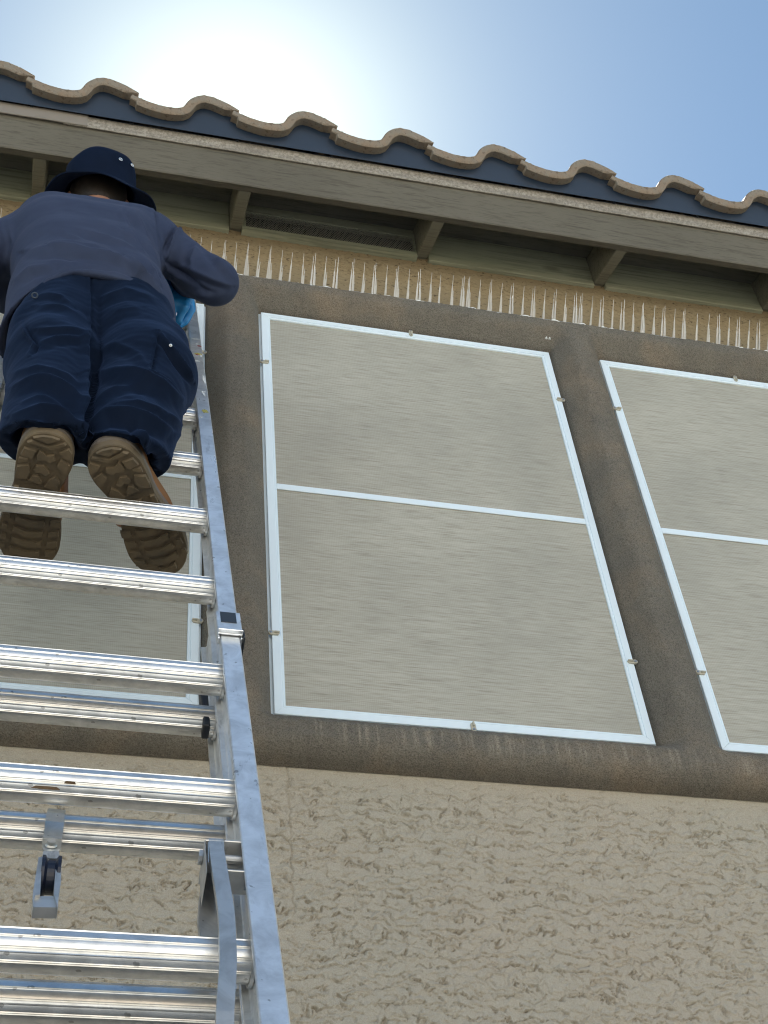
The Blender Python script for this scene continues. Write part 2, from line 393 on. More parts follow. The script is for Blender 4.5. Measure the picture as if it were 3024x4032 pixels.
# unseen house added behind the camera: bounces sunlight onto the facade, reflects in aluminium
nb = thing('added_neighbour_house', (1.0, -12.0, -ZO), 'unseen pale stucco house added across the yard to bounce sunlight', 'house')
b = MB(); b.box(-9, 11, -20, -11.5, -ZO, 4.2); part('wall', b.V, b.F, M['pale_stucco'], nb)
b = MB(); b.prism([(-10.9, 4.15), (-15.75, 6.4), (-20.6, 4.15), (-20.6, 4.0), (-10.9, 4.0)], lambda y, z: (-9.6, y, z), lambda y, z: (11.6, y, z)); part('roof', b.V, b.F, M['tile'], nb)
for wx in (-6.5, -2.5, 1.5, 5.5, 9.0):
    for wz in (0.2-ZO+0.8, 2.3):
        b = MB(); b.box(wx-0.65, wx+0.65, -11.52, -11.46, wz, wz+1.25, 0.01); f = part('window', b.V, b.F, M['white'], nb)
        b = MB(); b.box(wx-0.58, wx+0.58, -11.455, -11.45, wz+0.07, wz+1.18); part('pane', b.V, b.F, M['glass'], nb, parent=f)
nw = thing('added_garden_wall', (1.0, -8.0, -ZO), 'unseen tan block garden wall added between the two houses', 'wall')  # unseen wall, added behind the camera for bounced light and reflections
b = MB(); b.box(-12, 14, -8.1, -7.9, -ZO, 0.3, 0.01); part('wall', b.V, b.F, M['block_wall'], nw)
b = MB(); b.box(-12, 14, -8.13, -7.87, 0.3, 0.36, 0.01); part('cap', b.V, b.F, M['concrete'], nw)

# ---------------------------------------------------------------- house
house = thing('house', (0.95, W, -ZO), 'two storey tan stucco house with tiled roof and open rafter eave', 'house')
def grid(x0, x1, z0, z1, step):
    nx = int(round((x1-x0)/step)); nz = int(round((z1-z0)/step))
    return np.meshgrid(np.linspace(x0, x1, nx+1), np.linspace(z0, z1, nz+1), indexing='ij')
def gfaces(nx, nz, keep=None):
    i, j = np.meshgrid(np.arange(nx-1), np.arange(nz-1), indexing='ij')
    a = i*nz+j; F = np.stack([a, a+nz, a+nz+1, a+1], -1).reshape(-1, 4)
    return F if keep is None else F[keep.ravel()]
def lace(x, z, k=1.0):
    """skip-trowel lace texture: scalloped ledges with a ragged lower lip"""
    wx = x+0.010*fbm(x*30, z*30, 3, 2); wz = z+0.008*fbm(x*34, z*40, 5, 2)
    h = 0
    for per, amp, fx, fz, wa, seed in ((0.030, 0.0040, 5, 12, 1.1, 11), (0.0170, 0.0020, 12, 26, 1.0, 23)):
        s = wz/per+wa*fbm(wx*fx, wz*fz, seed, 2)+0.24*fbm(wx*75, wz*70, seed+3, 3, 0.65)
        u = s-np.floor(s)
        idr = _hash(np.floor(s), np.zeros_like(s), seed)
        rag = fbm(wx*34+idr*50, wz*26+idr*9, seed+5, 2)
        mask = sstep(-0.24, 0.06, rag)
        led = np.clip(u/0.045, 0, 1)*(1-u)**1.1
        h = h+mask*(amp*led-amp*2.1*np.exp(-((u-0.965)/(0.00115/per))**2))
    h = h+0.0010*fbm(wx*80, wz*100, 41, 3, 0.6)+0.0022*fbm(x*5, z*6, 51, 2)
    return h*k
X, Z = np.meshgrid(np.linspace(-0.32, 1.80, 1061), np.linspace(1.20, 1.935, 526), indexing='ij')
H = lace(X, Z, 1.0)*(0.25+0.75*sstep(1.905, 1.84, Z))
# hairline crack under the sill
cx = 0.513+0.010*pnoise(Z*22, Z*0, 77)+0.004*pnoise(Z*80, Z*0, 78)
crack = np.exp(-((X-cx)/0.0016)**2)*sstep(1.50, 1.56, Z)
H = H-0.0045*crack
V = np.stack([X, W+0.001-H, Z], -1).reshape(-1, 3)
part('wall', V, gfaces(*X.shape), M['stucco'], house, True)
X, Z = grid(-1.0, 2.9, 3.63, 4.03, 0.0042)
H = 0.0012*fbm(X*60, Z*90, 4, 3)+0.55*lace(X, Z, 0.9)
part('upper_wall', np.stack([X, W+0.001-H, Z], -1).reshape(-1, 3), gfaces(*X.shape), M['stucco_up'], house, True)
b = MB(); b.box(-6, 8, W+0.012, W+0.16, -ZO, 4.3)
part('rear_wall', b.V, b.F, M['stucco'], house)

# foam trim round the three windows
ZB, ZT = 2.0408, 3.5643
WINS = [(-0.582, 0.318), (0.4868, 1.3874), (1.5555, 2.456)]
TX0, TX1, TZ0, TZ1 = -0.745, 2.62, 1.903, 3.692
X, Z = grid(TX0, TX1, TZ0, TZ1, 0.0038)
do = np.minimum.reduce([X-TX0, TX1-X, Z-TZ0, TZ1-Z])
dw = np.full_like(X, 9.0)
for a, c in WINS:
    dx = np.maximum(np.maximum(a-0.006-X, X-c-0.006), 0); dz = np.maximum(np.maximum(ZB-0.006-Z, Z-ZT-0.006), 0)
    dw = np.minimum(dw, np.hypot(dx, dz))
wav = 1+0.05*fbm(X*6, Z*6, 9, 2)
po = np.sqrt(np.clip(1-(1-np.clip(do/0.045, 0, 1))**2, 0, 1))
pw = np.clip(dw/0.062, 0, 1); pw = np.sqrt(np.clip(1-(1-pw)**2, 0, 1))*0.55+sstep(0, 1, pw)*0.45
H = 0.066*np.minimum(po, pw)*wav+0.0022*fbm(X*55, Z*75, 12, 3, 0.65)*np.minimum(po, pw)
Y = W-0.002-H; Y = np.where(dw <= 0, W+0.010, Y)
cellin = (dw[:-1, :-1] > 0) | (dw[1:, 1:] > 0)
V = np.stack([X, Y, Z], -1).reshape(-1, 3)
fr_o = part('window_trim', V, gfaces(X.shape[0], X.shape[1], cellin), M['trim'], house, True)
# shift the mesh so that object z = height above the sill's lower edge (used by its rain streaks)
oz = TZ0+ZO-0.0
fr_o.data.transform(Matrix.Translation((0, 0, -(TZ0+ZO))+Vector((0, 0, 0)) if False else Matrix.Translation((0, 0, -(TZ0+ZO))).to_translation()) if False else Matrix.Translation((0, 0, -(TZ0+ZO))))
fr_o.location = (0, 0, TZ0+ZO)

for px, py in ((2150, 1335), (2163, 1337)):
    q = at_y(px, py, W-0.0635); b = MB(); b.tube([(q[0]-.003, W-0.064, q[2]), (q[0], W-0.068, q[2]+.001), (q[0]+.003, W-0.064, q[2])], [0.002, 0.0045, 0.002], 8); part('caulk_dab', b.V, b.F, M['caulk'], house, True)
# window frames behind the screens
for a, c in WINS:
    b = MB()
    for (x0, x1, z0, z1) in ((a-0.02, a+0.03, ZB-0.02, ZT+0.02), (c-0.03, c+0.006, ZB-0.02, ZT+0.02), (a+0.03, c-0.03, ZB-0.02, ZB+0.03), (a+0.03, c-0.03, ZT-0.03, ZT+0.02)):
        b.box(x0, x1, W+0.0022, W+0.0105, z0, z1)
    f = part('window', b.V, b.F, M['white'], house)
    b = MB(); b.box(a+0.028, c-0.028, W+0.0062, W+0.0095, ZB+0.028, ZT-0.028); part('pane', b.V, b.F, M['glass'], house, parent=f)

# eave: slope frame. Tv up the roof, Nv away from it
SL = math.atan(0.42); Tv = np.array([0, math.cos(SL), math.sin(SL)]); Nv = np.array([0, -math.sin(SL), math.cos(SL)])
A0 = np.array([0, 2.2375, 3.911])          # lower front edge of the fascia
def sl(x, t, n): return (x, *(A0+Tv*t+Nv*n)[1:])
def slbox(bld, x0, x1, t0, t1, n0, n1, ch=0):
    t = MB(); t.box(x0, x1, t0, t1, n0, n1, ch); return bld.add([sl(*v) for v in t.V], t.F)
XL, XR = -3.4, 5.2
b = MB()
t = MB(); nseg = 430
xs = np.linspace(XL, XR, nseg+1)
for i, x in enumerate(xs):
    e = 0.0003*math.sin(x*37)+0.0003*math.sin(x*91+1)
    for (tt, nn) in ((0.002, -0.001+e), (0.0, 0.003+e), (0, 0.135), (0.030, 0.135), (0.030, -0.001+e)): t.V.append(sl(x, tt, nn))
for i in range(nseg):
    for k in range(5): t.F.append((i*5+k, i*5+5+k, i*5+5+(k+1) % 5, i*5+(k+1) % 5))
part('fascia_board', t.V, t.F, M['fascia'], house)
raf_w = 0.038
b = MB(); b.box(-raf_w, 0, 0, 0.40, 0, 0.1375, 0.003)
rme = mesh('rafter', [np.array([v[0], 0, 0])+Tv*v[1]+Nv*v[2] for v in b.V], b.F, M['rafter'])
raf_x = [0.432+0.6145*i for i in range(-6, 9)]
hx, hy = 0.95, W
for x in raf_x:
    p = A0+Tv*0.0305+Nv*0.001
    link('rafter', rme, house.o, (x-hx, p[1]-hy, p[2]+ZO))
b = MB(); slbox(b, XL, XR, 0.0, 4.6, 0.1395, 0.1525)
part('roof_sheathing', b.V, b.F, M['sheath'], house)
# blocks between rafters, one bay with a mesh vent
for i in range(len(raf_x)-1):
    x0, x1 = raf_x[i]+0.001, raf_x[i+1]-raf_w-0.001
    if abs(raf_x[i]-0.432) < 0.01:
        vb = MB(); y0 = W-0.020; zb, zt = 3.985, 4.142; px0, px1 = x0, x1
        ax0, ax1, az0, az1 = x0+0.012, x1-0.006, 4.012, 4.100
        vb.box(px0, px1, y0, y0+0.03, zb, az0); vb.box(px0, px1, y0, y0+0.03, az1, zt); vb.box(px0, ax0, y0, y0+0.03, az0, az1); vb.box(ax1, px1, y0, y0+0.03, az0, az1)
        vent = part('eave_vent', vb.V, vb.F, M['block'], house)
        vb = MB(); vb.box(ax0-0.004, ax1+0.004, W+0.0, W+0.008, az0-0.004, az1+0.004); part('vent_dark_sheet', vb.V, vb.F, M['dark'], house, parent=vent)  # black sheet added to paint the shade of the hollow behind the mesh
        vb = MB(); st = 0.0085; n = int((ax1-ax0)/st)+14
        hgt = az1-az0
        for k in range(-14, n):
            for sg in (1, -1):
                xa = ax0+k*st; xb = xa+hgt*0.62
                za, zc = (az0, az1) if sg == 1 else (az1, az0)
                ta = 0 if xa >= ax0 else (ax0-xa)/(xb-xa); tb = 1 if xb <= ax1 else (ax1-xa)/(xb-xa)
                if ta >= 1 or tb <= ta: continue
                P = (xa+(xb-xa)*ta, y0+0.003*sg+0.006, za+(zc-za)*ta); Q = (xa+(xb-xa)*tb, y0+0.003*sg+0.006, za+(zc-za)*tb)
                vb.bar([P, Q], 0.0019, 0.001, (1, 0, 0))
        tag(part('screen_mesh', vb.V, vb.F, M['wire'], house, parent=vent), kind='stuff')
    else:
        bb = MB(); bb.box(x0, x1, W-0.014, W+0.024, 3.985, 4.150, 0.002)
        part('blocking', bb.V, bb.F, M['block'], house)
# drip edge: two lapped lengths
def drip(x0, x1, off, mat):
    b = MB()
    prof = [(0.0, 0.114), (-0.007, 0.1125), (-0.0085, 0.1145), (-0.0025, 0.1185), (-0.0025, 0.1555), (0.05, 0.1560), (0.05, 0.1550), (0.0, 0.1545)]
    prof = [(p[0]-off, p[1]+(0.001*off/0.004)) for p in prof]
    nn = 60; k = len(prof)
    for i in range(nn+1):
        x = x0+(x1-x0)*i/nn; w = 0.0008*math.sin(x*13)+0.0004*math.sin(x*41)
        for q in prof: b.V.append(sl(x, q[0]+w, q[1]))
    for i in range(nn):
        for j in range(k): b.F.append((i*k+j, (i+1)*k+j, (i+1)*k+(j+1) % k, i*k+(j+1) % k))
    b.F += [tuple(range(k))[::-1], tuple(range(nn*k, nn*k+k))]
    return b
xs_seam = at_y(345, 480, 2.18)[0]
b = drip(XL, xs_seam, 0.004, M['drip']); tag(part('drip_edge', b.V, b.F, M['drip'], house), label='smooth painted length of drip edge lapped over the next one')
b = drip(xs_seam-0.07, XR, 0.0, M['galv']); tag(part('drip_edge', b.V, b.F, M['galv'], house), label='weathered speckled length of drip edge')

# S tiles
P_T = 0.308
ctl = [(-0.02, -.044), (0, -.047), (.06, -.0535), (.15, -.0615), (.25, -.067), (.33, -.069), (.41, -.067), (.465, -.062), (.492, -.056), (.510, -.038), (.55, -.022), (.61, -.0075), (.68, 0), (.76, -.0020), (.84, -.0085), (.92, -.0175), (1.0, -.030), (1.035, -.036)]
cxs = np.array([c[0] for c in ctl]); czs = np.array([c[1] for c in ctl])
def prof(u):
    # monotone-ish smoothing of the control polyline
    g0 = np.interp(u, cxs, czs); g1 = np.interp(u-0.012, cxs, czs); g2 = np.interp(u+0.012, cxs, czs); return (g0*2+g1+g2)/4
NB = 0.028+0.095+0.1525+0.001                 # deck top -> profile zero
T_front = -0.052
T0 = A0+Nv*NB
tx = np.linspace(-0.02, 1.035, 56); tz = prof(tx)
LEN = 0.42
def tile_mesh(seed):
    r = np.random.RandomState(seed); V = []; F = []
    d = np.gradient(tz)/np.gradient(tx*P_T); nn = np.stack([-d, np.ones_like(d)], 1); nn /= np.linalg.norm(nn, axis=1)[:, None]
    th = 0.028*np.ones_like(tx); th[tx > 0.93] = np.interp(tx[tx > 0.93], [0.93, 1.035], [0.027, 0.008]); th[tx < 0.05] = 0.018
    rows = [(0.004, 0, 0), (0.0, 0.0035, 1), (0.0, 0.45, 2), (0.0, 0.85, 2), (0.003, 1.0, 3)]
    n = len(tx); rim = 0.0012*np.array([pnoise(np.array([x*P_T*60]), np.array([seed*3.3]), 5)[0] for x in tx])
    loop = []
    for j, (t_off, f, _) in enumerate(rows):
        for i in range(n):
            fo = f*th[i] if f > 0.01 else f
            x = tx[i]*P_T-nn[i, 0]*fo; z = tz[i]-nn[i, 1]*fo
            V.append(np.array([x, 0, 0])+Tv*(t_off+rim[i]*(1.2 if j in (1, 2) else 0.4)+ (0.0008*r.randn() if j in (1, 2) else 0))+Nv*z)
    nt = len(rows)
    for j in range(nt-1):
        for i in range(n-1): F.append((j*n+i, j*n+i+1, (j+1)*n+i+1, (j+1)*n+i))
    # back end
    b0 = len(V)
    for i in range(n): V.append(np.array([tx[i]*P_T, 0, 0])+Tv*LEN+Nv*tz[i])
    for i in range(n): V.append(np.array([tx[i]*P_T-nn[i, 0]*th[i], 0, 0])+Tv*LEN+Nv*(tz[i]-nn[i, 1]*th[i]))
    for i in range(n-1):
        F.append((i, b0+i, b0+i+1, i+1)); F.append(((nt-1)*n+i, (nt-1)*n+i+1, b0+n+i+1, b0+n+i)); F.append((b0+i, b0+n+i, b0+n+i+1, b0+i+1))
    for e in (0, n-1):
        F.append(tuple([e+j*n for j in range(nt)]+[b0+n+e, b0+e]))
    me = mesh('roof_tile', V, F, M['tile'], True)
    return me
tms = [tile_mesh(s) for s in range(5)]
for me in tms:
    try: me.set_sharp_from_angle(angle=math.radians(38))
    except Exception: pass
tk = 0
for course in range(3):
    for i in range(-7, 13):
        x = 0.264+P_T*i-0.68*P_T
        t = T_front+course*0.34
        lift = 0.012*course if course else 0
        p = T0+Tv*t+Nv*(0.0 if course == 0 else 0.024)+np.array([rnd.uniform(-.002, .002), 0, 0])+Nv*rnd.uniform(-.002, .002)+Tv*rnd.uniform(-.003, .003)
        o = link('roof_tile', tms[rnd.randrange(5)], house.o, (x+p[0]-hx, p[1]-hy, p[2]+ZO)); tk += 1
# navy bird stop under the tiles
b = MB(); xs = np.arange(XL, XR, 0.006); tb = T_front+0.034
for x in xs:
    u = ((x-(0.264-0.68*P_T))/P_T) % 1.0
    n1 = NB+float(prof(np.array([u]))[0])-0.010
    for tt in (tb, tb+0.002): b.V.append(sl(x, tt, 0.1530)); b.V.append(sl(x, tt, n1))
for i in range(len(xs)-1):
    a = i*4; b.F += [(a, a+4, a+5, a+1), (a+2, a+3, a+7, a+6), (a+1, a+5, a+7, a+3), (a, a+2, a+6, a+4)]
part('bird_stop', b.V, b.F, M['navy'], house)
b = MB()      # metal deck flashing below the stop, same navy
slbox(b, XL, XR, -0.001, 4.5, 0.1572, 0.1585); part('roof_flashing', b.V, b.F, M['navy'], house)
b = MB(); b.box(-0.005, 0.005, -0.003, 0.003, -0.004, 0.004, 0.0015); nme = mesh('nail', b.V, b.F, M['black'])
for i in range(-3, 9):
    p = sl(0.062+P_T*i+rnd.uniform(-.01, .01), -0.004, 0.1575); link('nail', nme, house.o, (p[0]-hx, p[1]-hy, p[2]+ZO))
# upper roof surface beyond the built courses
b = MB(); slbox(b, -5.8, 8, 1.05, 4.6, 0.16, 0.25); part('upper_roof', b.V, b.F, M['tile'], house)
b = MB(); zr = float(sl(0, 4.6, 0.2)[2]); yr = float(sl(0, 4.6, 0.2)[1])
b.add([(-6, yr, zr), (8, yr, zr), (8, yr+4.6, zr-1.9), (-6, yr+4.6, zr-1.9), (-6, yr+4.6, -ZO), (8, yr+4.6, -ZO)], [(0, 1, 2, 3), (3, 2, 5, 4)])
part('back_of_house', b.V, b.F, M['stucco'], house)

# ---------------------------------------------------------------- solar screens
YF = W-0.0085
def screen(x0, x1, label, clips):
    th = thing('solar_screen', ((x0+x1)/2, W, ZB), label, 'window screen', 'solar screens over the windows')
    fw = 0.0265
    b = MB(); b.box(x0+0.02, x1-0.02, W-0.0035, W-0.0025, ZB+0.02, ZT-0.02)
    part('fabric', b.V, b.F, M['fabric'], th)
    # mitred frame rails: profile across the width (0 = outer edge)
    pr = [(0.0, W-0.0002), (0.0, YF), (0.001, YF-0.0008), (0.0185, YF-0.0008), (0.0192, YF+0.0012), (0.0205, YF+0.0012), (0.0212, YF+0.0002), (0.0255, YF+0.0006), (0.0265, YF+0.0025), (0.0265, W-0.0002)]
    gp = 0.0004
    for side in range(4):
        V = []; k = len(pr)
        for end in (0, 1):
            for (d, y) in pr:
                e = d+gp
                if side == 0: V.append((x0+d, y, ZB+e if end == 0 else ZT-e))
                if side == 1: V.append((x1-d, y, ZB+e if end == 0 else ZT-e))
                if side == 2: V.append((x0+e if end == 0 else x1-e, y, ZB+d))
                if side == 3: V.append((x0+e if end == 0 else x1-e, y, ZT-d))
        F = [(j, (j+1) % k, k+(j+1) % k, k+j) for j in range(k)]+[tuple(range(k)), tuple(range(k, 2*k))]
        part('frame_rail', V, F, M['white'], th)
    zc = 2.7975
    b = MB(); b.box(x0+0.0267, x1-0.0267, YF+0.0004, W-0.004, zc-0.0105, zc+0.0105, 0.0012); part('cross_bar', b.V, b.F, M['white'], th)
    for (cx_, cz_, d) in clips:
        b = MB(); dx, dz = d; tx_, tz_ = dz, dx
        # turn clip: round screw boss outside the frame, tab lying over it
        def P(u, v, y): return (cx_+dx*u+tx_*v, y, cz_+dz*u+tz_*v)
        n = 12; ring = [(0.006*math.cos(2*math.pi*q/n)-0.004, 0.006*math.sin(2*math.pi*q/n)) for q in range(n)]
        b.prism(ring, lambda u, v: P(u, v, YF-0.0002), lambda u, v: P(u, v, YF-0.006))
        b.prism([(-0.002, -0.006), (0.013, -0.0055), (0.017, 0.000), (0.012, 0.0055), (-0.002, 0.006)], lambda u, v: P(u, v, YF-0.0012), lambda u, v: P(u, v, YF-0.0050))
        b.prism([(0.004, -0.0015), (0.016, -0.0015), (0.016, 0.0015), (0.004, 0.0015)], lambda u, v: P(u, v, YF-0.0048), lambda u, v: P(u, v, YF-0.0105))
        c = part('clip', b.V, b.F, M['clip'], th)
        b = MB(); ring = [(0.0036*math.cos(2*math.pi*q/10)-0.004, 0.0036*math.sin(2*math.pi*q/10)) for q in range(10)]
        b.prism(ring, lambda u, v: P(u, v, YF-0.006), lambda u, v: P(u*0.8-0.001, v*0.8, YF-0.0078)); part('screw', b.V, b.F, M['screw'], th, parent=c)
def mkclips(x0, x1):
    return [(x0+0.001, 3.318, (1, 0)), (x0+0.001, 2.278, (1, 0)), (x1-0.001, 3.325, (-1, 0)), (x1-0.001, 2.293, (-1, 0)), ((x0+x1)/2+0.008, ZT-0.001, (0, -1)), ((x0+x1)/2+0.006, ZB+0.001, (0, 1))]
screen(*WINS[0], 'beige solar screen in white frame behind the ladder', mkclips(*WINS[0]))
screen(*WINS[1], 'fully visible middle solar screen in white frame right of the ladder', mkclips(*WINS[1]))
screen(*WINS[2], 'beige solar screen cut off at the right edge of the photo', mkclips(*WINS[2]))

# ---------------------------------------------------------------- bird spikes on top of the trim
def spike_mesh(h, w):
    b = MB(); V = []
    lv = [(0, w*0.52), (h*0.30, w*0.40), (h*0.58, w*0.34), (h*0.64, w*0.17), (h*0.985, w*0.10), (h, 0.0003)]
    for z, r in lv:
        for q in range(4):
            a = math.pi/4+q*math.pi/2; V.append((r*math.cos(a)*1.25, r*math.sin(a)*0.9, z))
    F = [(0, 3, 2, 1)]
    for i in range(len(lv)-1):
        for q in range(4): F.append((i*4+q, i*4+(q+1) % 4, i*4+4+(q+1) % 4, i*4+4+q))
    F.append((20, 21, 22, 23))
    b.add(V, F); return mesh('spike', b.V, b.F, M['clear'])
SPM = [spike_mesh(0.100, 0.0070), spike_mesh(0.106, 0.0062), spike_mesh(0.058, 0.0064)]
strips = [(-0.40, -0.035, 'behind the worker at his left side'), (-0.03, 0.335, 'behind the worker above the first screen'), (0.36, 0.715, 'just right of the worker elbow'),
          (0.752, 1.117, 'above the middle of the centre screen'), (1.122, 1.487, 'above the right end of the centre screen'), (1.492, 1.857, 'above the left end of the right screen'),
          (1.892, 2.257, 'cut by the right edge of the photo, after a gap'), (2.262, 2.6, 'beyond the right edge')]
zs = 3.678
for si, (a, c, lab) in enumerate(strips):
    th = thing('bird_spike_strip', ((a+c)/2, W-0.030, zs), 'clear plastic bird spike strip '+lab, 'bird spikes', 'bird spike strips along the trim')
    b = MB(); b.box(a, c, W-0.054, W-0.030, zs-0.003, zs+0.002, 0.001); part('base', b.V, b.F, M['clear'], th)
    n = int(round((c-a-0.01)/0.0345)); fx, fy, fz = (a+c)/2, W-0.030, zs
    for k in range(n+1):
        x = a+0.007+k*(c-a-0.014)/n
        if k % 2 == 0: fan = [(-0.004, 0.002, 0, 0.030, 0), (0.003, -0.006, 1, -0.010, 0.0), (0.007, 0.006, 2, -0.05, -0.05)]
        else: fan = [(0.0, -0.003, 0, 0.0, -0.03), (0.004, 0.004, 2, 0.08, 0.03)]
        if rnd.random() < 0.07: fan = fan[:1]
        for (dx, dy, mi, lx, ly) in fan:
            o = link('spike', SPM[mi], th.o, (x+dx+rnd.uniform(-.0015, .0015)-fx, W-0.047+dy*0.5-fy, 0.0))
            o.rotation_euler = (0.66-2.4*ly+rnd.uniform(-.03, .03), 0.8*lx+rnd.uniform(-.02, .02), 0.0)
    # caulk bead: lumpy line at the foot
    b = MB(); pts = []; rr = []
    for q in range(int((c-a)/0.004)):
        x = a+0.002+q*0.004
        pts.append((x, W-0.052+0.002*math.sin(x*70), zs-0.003+0.0015*math.sin(x*130)))
        v = float(pnoise(np.array([x*38.0]), np.array([si*7.7]), 3)[0])+0.6*float(pnoise(np.array([x*110.0]), np.array([si*2.7]), 4)[0])
        rr.append(max(0.0008, 0.0026+0.0050*v))
    b.tube(pts, rr, 8); tag(part('caulk_bead', b.V, b.F, M['caulk'], th, True), kind='stuff')

# ---------------------------------------------------------------- extension ladder
LP0 = np.array([0.25803042, 2.34412552, 3.33780574]); lu = np.array([0.01074755, 0.40274798, 1.0]); lu /= np.linalg.norm(lu)
lx_ = np.array([1.0, 0, 0]); lx_ -= lu*lx_.dot(lu); lx_ /= np.linalg.norm(lx_)
ly_ = np.cross(lu, lx_)                         # local +y: away from the climber, towards the wall
if ly_[1] < 0: ly_ = -ly_
RS = 0.3048; KB = (LP0[2]+ZO)/(RS*lu[2])
base = LP0-lu*RS*KB
LM = Matrix(((lx_[0], ly_[0], lu[0], base[0]), (lx_[1], ly_[1], lu[1], base[1]), (lx_[2], ly_[2], lu[2], base[2]+ZO), (0, 0, 0, 1)))
lad = thing('extension_ladder', None, 'aluminium extension ladder leaning on the wall under the worker', 'ladder', M=LM)
def kz(k): return (KB-k)*RS
def lpx(px, py, y):
    """pixel -> ladder-local point on the plane local y = y"""
    v = ray(px, py); o = base
    n = ly_; s = (y+o.dot(n))/(v.dot(n)); P = v*s-o
    return np.array([P.dot(lx_), y, P.dot(lu)])
def lpart(name, b, mat, smooth=False, parent=None):
    return link(name, mesh(name, b.V, b.F, mat, smooth), parent or lad.o)
XC = -0.2103
def rail(sign, y0, y1, z0, z1, name):
    """I-section rail. sign +1 = right"""
    def xx(x): return x if sign > 0 else 2*XC-x
    # outline in (x, y): web with lipped flanges
    o = [(-0.0085, y0+0.0015), (-0.0070, y0), (0.0185, y0), (0.0200, y0+0.0015), (0.0200, y0+0.0045), (0.0180, y0+0.0045), (0.0042, y0+0.0050), (0.0030, y0+0.0070),
         (0.0030, y0+0.024), (0.0055, y0+0.028), (0.0055, y1-0.028), (0.0030, y1-0.024), (0.0030, y1-0.0070), (0.0042, y1-0.0050), (0.0180, y1-0.0045), (0.0200, y1-0.0045), (0.0200, y1),
         (-0.0085, y1), (-0.0085, y1-0.0045), (-0.0015, y1-0.0050), (0.0000, y1-0.0070), (0.0000, y1-0.024), (0.0025, y1-0.028), (0.0025, y0+0.028), (0.0000, y0+0.024), (0.0000, y0+0.0070), (-0.0015, y0+0.0050), (-0.0085, y0+0.0045)]
    b = MB(); b.prism([(xx(x), y) for x, y in o], lambda x, y: (x, y, z0), lambda x, y: (x, y, z1))
    return lpart(name, b, M['alu_z'])
OFF = 0.0752; RK = 6.946
FD = 0.0355
fly_r = rail(1, -FD, FD, kz(10.75), kz(-0.48), 'fly_rail'); rail(-1, -FD, FD, kz(10.75), kz(-0.48), 'fly_rail')
ZB_TOP = lpx(832, 2403, OFF-FD)[2]
rail(1, OFF-FD, OFF+FD, 0.03, ZB_TOP, 'base_rail'); rail(-1, OFF-FD, OFF+FD, 0.03, ZB_TOP, 'base_rail')
# rung section (y away from climber, z up the ladder): rounded-D with ribs; tread kept level
def rung_mesh():
    tilt = math.atan2(lu[1], lu[2])
    pts = []
    N = 144
    for q in range(N):
        a = 2*math.pi*q/N
        r = 0.0222
        y, z = r*math.cos(a), r*math.sin(a)
        # flat tread on top, flatter front below it
        if z > 0.0168: z = 0.0168+0.0008*(1 if (q//2) % 2 else 0)
        # ribs / grooves on the climber's side
        deg = math.degrees(a) % 360
        for c0, dp in ((139, 0.0007), (143.5, -0.0006), (171, 0.0006), (175.5, 0.0006), (203, -0.0010), (206, -0.0010), (214, 0.0007), (238, 0.0007), (243, 0.0007)):
            if abs(deg-c0) < 1.4: y *= 1+dp/r; z *= 1+dp/r
        pts.append((y, z))
    # tilt back so the tread is level when the ladder leans
    c, s = math.cos(tilt), math.sin(tilt)
    pts = [(y*c-z*s*-1*-1, y*s+z*c) if False else (y*c - z*s, y*s + z*c) for y, z in pts]
    b = MB(); xL = 2*XC+0.0012
    b.prism(pts, lambda y, z: (xL, y, z), lambda y, z: (-0.0012, y, z))
    me = mesh('rung', b.V, b.F, M['alu_x'], False)
    return me
rme = rung_mesh()
col_ = MB()
ring = [(0.0260*math.cos(2*math.pi*q/24), 0.0260*math.sin(2*math.pi*q/24)) for q in range(24)]
col_.prism(ring, lambda y, z: (-0.002, y, z), lambda y, z: (0.002, y, z))
cme = mesh('rung_collar', col_.V, col_.F, M['alu_c'], False)
CXS = (-0.0026, 2*XC+0.0026)
for k in range(0, 11):
    r = link('rung', rme, lad.o, (0, 0.004, kz(k)-0.0245)); [link('rung_collar', cme, r, (cx_, 0, 0)) for cx_ in CXS]
for k in range(0, 10):
    r = link('rung', rme, lad.o, (0, OFF+0.004, kz(RK+k)-0.0245)); [link('rung_collar', cme, r, (cx_, 0, 0)) for cx_ in CXS]
# mud on the rung
for (px, py, s, k) in ((185, 3108, 0.017, 8), (277, 3088, 0.007, 8)):
    q = lpx(px, py, -0.0185); b = MB(); n = 12
    ring = [(s*math.cos(2*math.pi*j/n)*rnd.uniform(.8, 1.1), 0.32*s*math.sin(2*math.pi*j/n)*rnd.uniform(.8, 1.2)) for j in range(n)]
    b.prism(ring, lambda u, v: (q[0]+u, q[1]-0.0005+v*0.5, q[2]+v), lambda u, v: (q[0]+u*0.7, q[1]-0.0040+v*0.35, q[2]+v*0.6)); lpart('mud_spot', b, M['mud'])
# feet
for x in (0.006, 2*XC-0.006):
    b = MB(); b.box(x-0.03, x+0.03, OFF-0.06, OFF+0.06, 0.0, 0.012, 0.003); b.box(x-0.02, x+0.02, OFF-0.03, OFF+0.03, 0.01, 0.05, 0.003); lpart('foot', b, M['black'])
